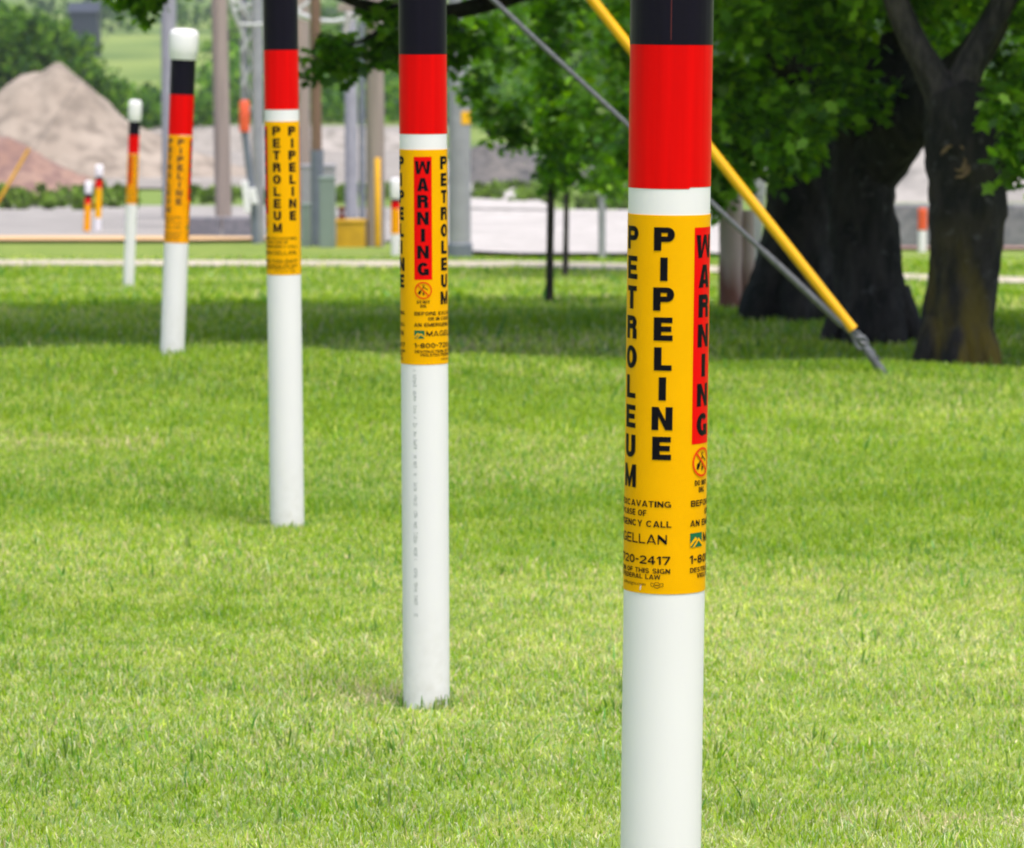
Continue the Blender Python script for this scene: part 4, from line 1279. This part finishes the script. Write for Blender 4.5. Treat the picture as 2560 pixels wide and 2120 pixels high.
# pedestals and boxes on the grass strip
def cabinet(name, label, px0, px1, py0, py1, d, mat, dep=0.3, cat='cabinet', lid=True):
    x0, x1 = at(px0, py1, d).x, at(px1, py1, d).x
    xc = (x0 + x1) / 2
    z0 = zgf(xc, d); z1 = at(px0, py0, d).z
    t = thing(name, label, cat, (xc, d, z0))
    H = z1 - z0
    bm = bmesh.new(); box(bm, (0, 0, H / 2 - 0.05), (x1 - x0, dep, H + 0.10 - 0.05), bevel=0.015)
    bm_obj('body', bm, M[mat], t)
    if lid:
        bm = bmesh.new(); box(bm, (0, 0, H - 0.025), ((x1 - x0) * 1.06, dep * 1.06, 0.05), bevel=0.015)
        bm_obj('lid', bm, M[mat], t)
    return t, H
cabinet('utility_pedestal', 'tall pale green utility pedestal beside the thin brown pole', 800, 838, 441, 617, 52.5, 'cab_green', 0.24)
cabinet('utility_pedestal', 'small pale green pedestal between the third marker post and the thin brown pole', 754, 776, 508, 613, 53, 'cab_green', 0.2)
cabinet('meter_cabinet', 'grey meter cabinet on a stand behind the green pedestals', 756, 838, 411, 480, 57, 'cab_grey', 0.3)
yt, yH = cabinet('valve_box', 'mustard yellow box with a rusty red valve on its lid', 842, 914, 548, 617, 53, 'box_yellow', 0.4, 'box')
bm = bmesh.new()
capped_lathe(bm, [(0.05, 0), (0.05, 0.05), (0.03, 0.07), (0.03, 0.12), (0.055, 0.125), (0.055, 0.16), (0.02, 0.175)], 16)
k = bm_obj('valve', bm, M['rust'], yt, True); k.location = (-0.13, 0, yH)

# post with white brackets behind the saplings
q = at(1505, 644, 46.2)
et = thing('equipment_post', 'grey steel post carrying white brackets, seen behind the young trees', 'post', (q.x, 46.2, zgf(q.x, 46.2)))
o_ = Vector((q.x, 46.2, zgf(q.x, 46.2)))
rod('shaft', [o_ - Vector((0, 0, .3)), at(1505, 540, 46.2), at(1503, 400, 46.2)], 0.045, M['steel_pale'], et, o_)
for (cx, cy, sw, sh, rot_) in ((1519, 383, 20, 52, -0.6), (1494, 422, 34, 26, 0.5), (1488, 470, 26, 30, 0.1), (1522, 424, 18, 22, -0.2)):
    bm = bmesh.new()
    mp_ = m_per_px(46.2)
    box(bm, at(cx, cy, 46.1) - o_, (sw * mp_, 0.06, sh * mp_), M=Matrix.Rotation(rot_, 4, 'Y'), bevel=0.014)
    bm_obj('bracket', bm, M['white_cap'], et)

# orange and white marker right of the trunks
q = at(2305, 626, 49.6)
ot = thing('marker_stake', 'short white stake with an orange top seen between the trunks', 'marker', (q.x, 49.6, zgf(q.x, 49.6)))
zt_ = at(0, 521, 49.6).z - zgf(q.x, 49.6); zm = at(0, 573, 49.6).z - zgf(q.x, 49.6)
bm = bmesh.new(); capped_lathe(bm, [(0.055, -0.2), (0.055, zm)], 24); bm_obj('stake', bm, M['white_pipe'], ot, True)
bm = bmesh.new(); capped_lathe(bm, [(0.062, zm - 0.005), (0.062, zt_ - 0.01), (0.052, zt_), (0.02, zt_ + 0.004)], 24); bm_obj('orange_top', bm, M['orange_sleeve'], ot, True)

# low grey barriers
def barrier(label, px0, px1, py_top, d, dep=0.25):
    x0, x1 = at(px0, 560, d).x, at(px1, 560, d).x
    xc = (x0 + x1) / 2; z0 = min(zgf(x0, d), zgf(x1, d)); z1 = at(0, py_top, d).z
    t = thing('barrier', label, 'barrier', (xc, d, z0))
    n = max(2, int((x1 - x0) / 1.5)); L = (x1 - x0) / n
    for i in range(n):
        bm = bmesh.new()
        box(bm, (x0 - xc + L * (i + .5), 0, (z1 - z0) / 2 - 0.1), (L - 0.03, dep, z1 - z0 + 0.2), bevel=0.03)
        bm_obj('block', bm, M['block_wall'], t)
    return t
barrier('low grey concrete block barrier behind the trunks', 2050, 2900, 510, 53.5)
barrier('low grey block barrier in the yard between the white capped post and the leaning pole', 470, 640, 542, 63)

# far yellow guy guard at the yard
a, b = at(72, 372, 62), at(-60, 575, 62)
gr = Vector((b.x, 62, zgf(b.x, 62)))
t = thing('guy_wire', 'blurred dull yellow guy guard slanting across the brown heap at the left edge', 'guy wire', gr)
dr = (a - b).normalized()
rod('guard', [gr + dr * 0.2, a], 0.026, M['box_yellow'], t, gr)
rod('cable', [gr - dr * 0.2, gr + dr * 9.5], 0.004, M['steel'], t, gr)
q = gr + dr * 9.5
pole('utility_pole', 'wooden pole holding the far yellow guarded guy wire', q.x, q.y, q.z + 0.6, 0.16, 0.12, M['wood_grey'])

# brown wooden post and a pale slat leaning on it
q = at(1842, 774, 26.6)
zb = zgf(q.x, 26.6)
wt = thing('wooden_post', 'stout brown wooden post with a reddish foot, behind the guy wires', 'post', (q.x, 26.6, zb))
mp_ = m_per_px(26.6)
def vert_board(bm, x0, x1, y0, y1, top, dy, jag, seed):
    rg_ = random.Random(seed)
    tube(bm, [((x0 + x1) / 2 + rg_.uniform(-.003, .003), dy, z) for z in np.linspace(-0.3, top, 12)], [(x1 - x0) / 2 * (1.02 - 0.06 * k / 11) for k in range(12)], 20, 0.03, seed)
ztop = at(0, 486, 26.6).z - zb
bm = bmesh.new(); vert_board(bm, -46 * mp_, 14 * mp_, 0, 0, ztop, 0.0, 0, 3); 
pm = bm_obj('main_stem', bm, None, wt, True)
bm = bmesh.new(); vert_board(bm, 8 * mp_, 44 * mp_, 0, 0, ztop * 0.86, 0.03, 0, 4)
ps = bm_obj('split_stem', bm, None, wt, True)
m, tt, bb = mat_base('brown_post_wood_red_at_the_foot')
N = tt.nodes
tc = N.new('ShaderNodeTexCoord'); sx_ = N.new('ShaderNodeSeparateXYZ'); tt.links.new(tc.outputs['Object'], sx_.inputs[0])
no = N.new('ShaderNodeTexNoise'); no.inputs['Scale'].default_value = 9
mpg = N.new('ShaderNodeMapping'); mpg.inputs['Scale'].default_value = (1, 1, .15); tt.links.new(tc.outputs['Object'], mpg.inputs[0]); tt.links.new(mpg.outputs[0], no.inputs[0])
ad = N.new('ShaderNodeMath'); ad.operation = 'MULTIPLY_ADD'; ad.inputs[1].default_value = 0.5; tt.links.new(no.outputs[0], ad.inputs[0]); tt.links.new(sx_.outputs[2], ad.inputs[2])
cr = N.new('ShaderNodeValToRGB'); cr.color_ramp.elements[0].position = 0.38; cr.color_ramp.elements[0].color = (0.22, 0.085, 0.07, 1); cr.color_ramp.elements[1].position = 0.62; cr.color_ramp.elements[1].color = (0.52, 0.39, 0.37, 1)
tt.links.new(ad.outputs[0], cr.inputs[0]); tt.links.new(cr.outputs[0], bb.inputs['Base Color']); bb.inputs['Roughness'].default_value = 0.9
pm.data.materials.append(m); ps.data.materials.append(m)
q2 = at(1870, 720, 27.2); o_ = Vector((q2.x, 27.2, zgf(q2.x, 27.2)))
lt_ = thing('leaning_stake', 'pale weathered stake leaning up behind the brown wooden post', 'stake', o_)
bm = bmesh.new()
A, B = o_ - Vector((0, 0, .05)), at(1904, 420, 27.4)
dr = (B - A).normalized()
box(bm, (A + B) / 2 - o_, (0.085, 0.03, (B - A).length), M=Vector((0, 0, 1)).rotation_difference(dr).to_matrix().to_4x4(), bevel=0.008)
bm_obj('board', bm, M['cable_pale'], lt_)

# ------------------------------------------------------------------ heaps
def heap(name, label, outline, d, base_py, depth, mat, seed, cat='heap', res=(60, 26), rough=0.10):
    """A heap whose ridge follows the outline points (x, y); it falls away before and behind the ridge."""
    rng = np.random.default_rng(seed)
    pts = [at(x, y, d) for x, y in outline]
    X = np.array([p.x for p in pts]); Z = np.array([p.z for p in pts])
    zb = zgf(float(X.mean()), d) - 0.3
    us = np.linspace(X[0], X[-1], res[0]); vs = np.linspace(-1, 1, res[1])
    V = []
    cx = float(X.mean())
    ph = rng.uniform(0, 6.28, 8)
    for v in vs:
        for u in us:
            h = (np.interp(u, X, Z) - zb) * 1.09
            prof = (1 - abs(v)) if abs(v) > 0.12 else 0.88 + 0.5 * (0.12 - abs(v)) * 0.6
            wob = 0.45 * rough * (math.sin(u * 1.7 + v * 5 + ph[0]) + 0.7 * math.sin(u * 3.9 - v * 9 + ph[1]) + 0.5 * math.sin(u * 7.7 + v * 15 + ph[2])) + rng.normal(0, 0.015)
            V.append((u - cx, v * depth, max(-0.2, h * prof + wob * min(1, (1 - abs(v)) * 3) * min(1.0, h))))
    nx, ny = res
    idx = np.arange(nx * ny).reshape(ny, nx)
    q = np.stack([idx[:-1, :-1], idx[:-1, 1:], idx[1:, 1:], idx[1:, :-1]], -1).reshape(-1, 4)
    o = np_mesh(name, V, q, np.full(len(q), 4), mat, smooth=True)
    o.location = (cx, d, zb)
    return tag(o, label, cat)
heap('gravel_heap', 'big pale grey gravel heap with a sharp peak at the left', [(-160, 430), (-60, 300), (0, 222), (55, 178), (110, 176), (138, 156), (165, 166), (240, 226), (310, 292), (380, 330), (460, 372), (560, 402), (640, 425)], 122, 440, 5.0, M['pile'], 3)
heap('soil_heap', 'low brown soil heap in front of the gravel heap', [(-200, 400), (-60, 345), (20, 342), (70, 368), (130, 400), (190, 432), (240, 450)], 104, 450, 2.5, M['pile_brown'], 4, rough=0.05)
heap('gravel_bank', 'long low pale gravel bank running behind the poles', [(330, 335), (420, 322), (560, 318), (700, 314), (820, 318), (960, 330), (1080, 345), (1150, 390)], 170, 400, 4.0, M['gravel'], 5, rough=0.08)
heap('dark_heap', 'dark blue grey soil heap behind the young trees', [(1120, 430), (1170, 372), (1230, 352), (1320, 372), (1420, 376), (1520, 400), (1600, 440), (1700, 470)], 112, 450, 3.0, M['pile_dark'], 6, rough=0.06)
heap('stone_heap', 'grey stone heap showing through the gap between the trunks', [(2100, 480), (2200, 410), (2290, 372), (2400, 360), (2520, 400), (2640, 430), (2760, 480)], 96, 500, 3.0, M['lot'], 7, rough=0.06)

# ------------------------------------------------------------------ distant vegetation
PALF = np.array([(0.060, 0.135, 0.018), (0.090, 0.185, 0.022), (0.042, 0.095, 0.020), (0.130, 0.230, 0.028), (0.032, 0.070, 0.024)])
def cards_np(centers, size, rng, palette):
    n = len(centers)
    a = rng.normal(0, 1, (n, 3)); a /= np.linalg.norm(a, axis=1)[:, None]
    b = rng.normal(0, 1, (n, 3)); b -= a * (a * b).sum(1)[:, None]; b /= np.linalg.norm(b, axis=1)[:, None]
    s = size * rng.uniform(0.5, 1.4, n)[:, None]
    V = np.stack([centers - a * s, centers - b * s * .55, centers + a * s, centers + b * s * .55], 1)
    c = palette[rng.integers(0, len(palette), n)] * rng.uniform(.75, 1.3, n)[:, None]
    return V, np.repeat(c[:, None, :], 4, 1)

def far_tree(name, label, px, py, d, rx_px, ry_px, n, seed, pal=PALF, size=0.25, cat='tree', kind=None, group=None):
    """Crown centre at (px, py); trunk down to the ground."""
    c = at(px, py, d); mp_ = m_per_px(d)
    rx, rz = rx_px * mp_, ry_px * mp_
    z0 = zgf(c.x, d)
    t = thing(name, label, cat, (c.x, d, z0), group)
    rng = np.random.default_rng(seed)
    nc = max(6, n // 60)
    v = rng.normal(0, 1, (nc, 3)); v /= np.linalg.norm(v, axis=1)[:, None]
    cl = v * np.array([rx, rx, rz]) * (rng.random(nc) ** .4)[:, None] * (0.8 + 0.35 * rng.random(nc))[:, None]
    pts = np.repeat(cl, 60, 0) + rng.normal(0, 1, (nc * 60, 3)) * np.array([rx, rx, rz]) * 0.13
    pts[:, 2] += c.z - z0
    pts = pts[pts[:, 2] > 0.05]
    V, C = cards_np(pts, size, rng, pal)
    m = len(V)
    q = (np.arange(m) * 4)[:, None] + np.arange(4)
    np_mesh('crown', V.reshape(-1, 3), q, np.full(m, 4), M['leaf_far'], t, C.reshape(-1, 3))
    bm = bmesh.new(); tube(bm, [(0, 0, -0.3), (0.02, 0, (c.z - z0) * .5), (0, 0, c.z - z0)], [rx * .07, rx * .05, rx * .03], 10)
    bm_obj('trunk', bm, M['bark_thin'], t, True)
    return t
far_tree('tree', 'round deep green tree behind the gravel heap at the left edge', 60, 120, 205, 165, 100, 4200, 61, PALF * 1.35, 0.28)
far_tree('tree', 'smaller green tree lower down behind the right slope of the gravel heap', 225, 245, 190, 90, 75, 2200, 62, PALF * 1.2, 0.22)

def veg_mass(name, label, strips, seed, size, pal, clump=40):
    """Far planting that reads as one mass. strips: (px0, px1, py_bottom offset ignored, d0, d1, h0, h1, n)."""
    rng = np.random.default_rng(seed)
    P = []
    for px0, px1, d0, d1, h0, h1, n in strips:
        nc = n // clump
        d = rng.uniform(d0, d1, nc); px = rng.uniform(px0, px1, nc)
        x = (px - 1280) * d / FPX
        h = rng.uniform(h0, h1, nc)
        z = zg(x, d)
        r = h * 0.55
        v = rng.normal(0, 1, (nc, clump, 3)); v /= np.linalg.norm(v, axis=2)[:, :, None]
        q = v * (rng.random((nc, clump)) ** .4)[:, :, None] * np.stack([r, r, h * .5], -1)[:, None, :]
        q[:, :, 0] += x[:, None]; q[:, :, 1] += d[:, None]; q[:, :, 2] += (z + h * .5)[:, None]
        shade = rng.uniform(.8, 1.2, nc)
        P.append((q.reshape(-1, 3), np.repeat(shade, clump)))
    pts = np.concatenate([p[0] for p in P]); sh = np.concatenate([p[1] for p in P])
    V, C = cards_np(pts, size, rng, pal)
    C = C * sh[:, None, None]
    m = len(V)
    q = (np.arange(m) * 4)[:, None] + np.arange(4)
    o = np_mesh(name, V.reshape(-1, 3), q, np.full(m, 4), M['leaf_far'], None, C.reshape(-1, 3))
    return tag(o, label, kind='stuff')
veg_mass('shrub_bank', 'bank of green shrubs behind the gravel ground', [(200, 560, 225, 265, 1.2, 3.0, 4000), (560, 1500, 250, 275, 1.6, 4.0, 7000), (1100, 2700, 230, 280, 2.0, 5.0, 9000), (560, 1250, 285, 320, 4.0, 7.0, 8000), (-300, 300, 260, 300, 2, 4, 4000), (-1500, -250, 250, 300, 2, 5, 7000), (2700, 3800, 240, 290, 2, 5, 5000)], 71, 0.34, PALF * 1.4)
veg_mass('far_woods', 'hazy woods on the far hillside', [(-1500, 3600, 1150, 1300, 8, 14, 12000), (-1500, -200, 420, 560, 5, 9, 5000), (-300, 3000, 760, 900, 6, 11, 5000), (560, 3000, 420, 560, 5, 9, 12000)], 72, 1.1, PALF * 0.95)
veg_mass('weeds', 'rough green weeds along the yard and the road', [(-200, 340, 86, 106, 0.12, 0.34, 7000), (430, 760, 92, 106, 0.1, 0.26, 2600), (1190, 1420, 92, 108, 0.12, 0.3, 3500), (1440, 1800, 86, 98, 0.2, 0.45, 2500), (760, 1090, 92, 104, 0.15, 0.4, 2500)], 73, 0.10, PALF * 1.3 + np.array([0.05, 0.03, 0.02]))

# far barn
c = at(212, 40, 620)
zb = zgf(c.x, 620)
bt_ = thing('barn', 'dark blue grey barn far behind the green tree', 'barn', (c.x, 620, zb))
wid = 70 * m_per_px(620)
ht = at(0, 30, 620).z - zb
bm = bmesh.new(); box(bm, (0, 0, ht / 2), (wid, wid * 1.3, ht)); bm_obj('wall', bm, M['barn'], bt_)
bm = bmesh.new()
w2, l2, rr = wid * .56, wid * .7, wid * .35
vv = [bm.verts.new(p_) for p_ in ((-w2, -l2, ht + .01), (w2, -l2, ht + .01), (w2, l2, ht + .01), (-w2, l2, ht + .01), (-w2, 0, ht + rr), (w2, 0, ht + rr))]
for f in ((0, 1, 5, 4), (2, 3, 4, 5), (0, 4, 3), (1, 2, 5), (0, 3, 2, 1)): bm.faces.new([vv[i] for i in f])
bm_obj('roof', bm, M['barn'], bt_)

# ------------------------------------------------------------------ haze
bm = bmesh.new(); box(bm, (0, 1150, 40), (2600, 2700, 100))
hz = bm_obj('haze', bm, None)
hz['kind'] = 'stuff'
m = bpy.data.materials.new('haze_air'); m.use_nodes = True
t_ = m.node_tree
t_.nodes.remove(t_.nodes['Principled BSDF'])
pv = t_.nodes.new('ShaderNodeVolumePrincipled')
pv.inputs['Color'].default_value = (0.86, 0.92, 1.0, 1)
pv.inputs['Density'].default_value = 0.00014
t_.links.new(pv.outputs[0], t_.nodes['Material Output'].inputs['Volume'])
hz.data.materials.append(m)
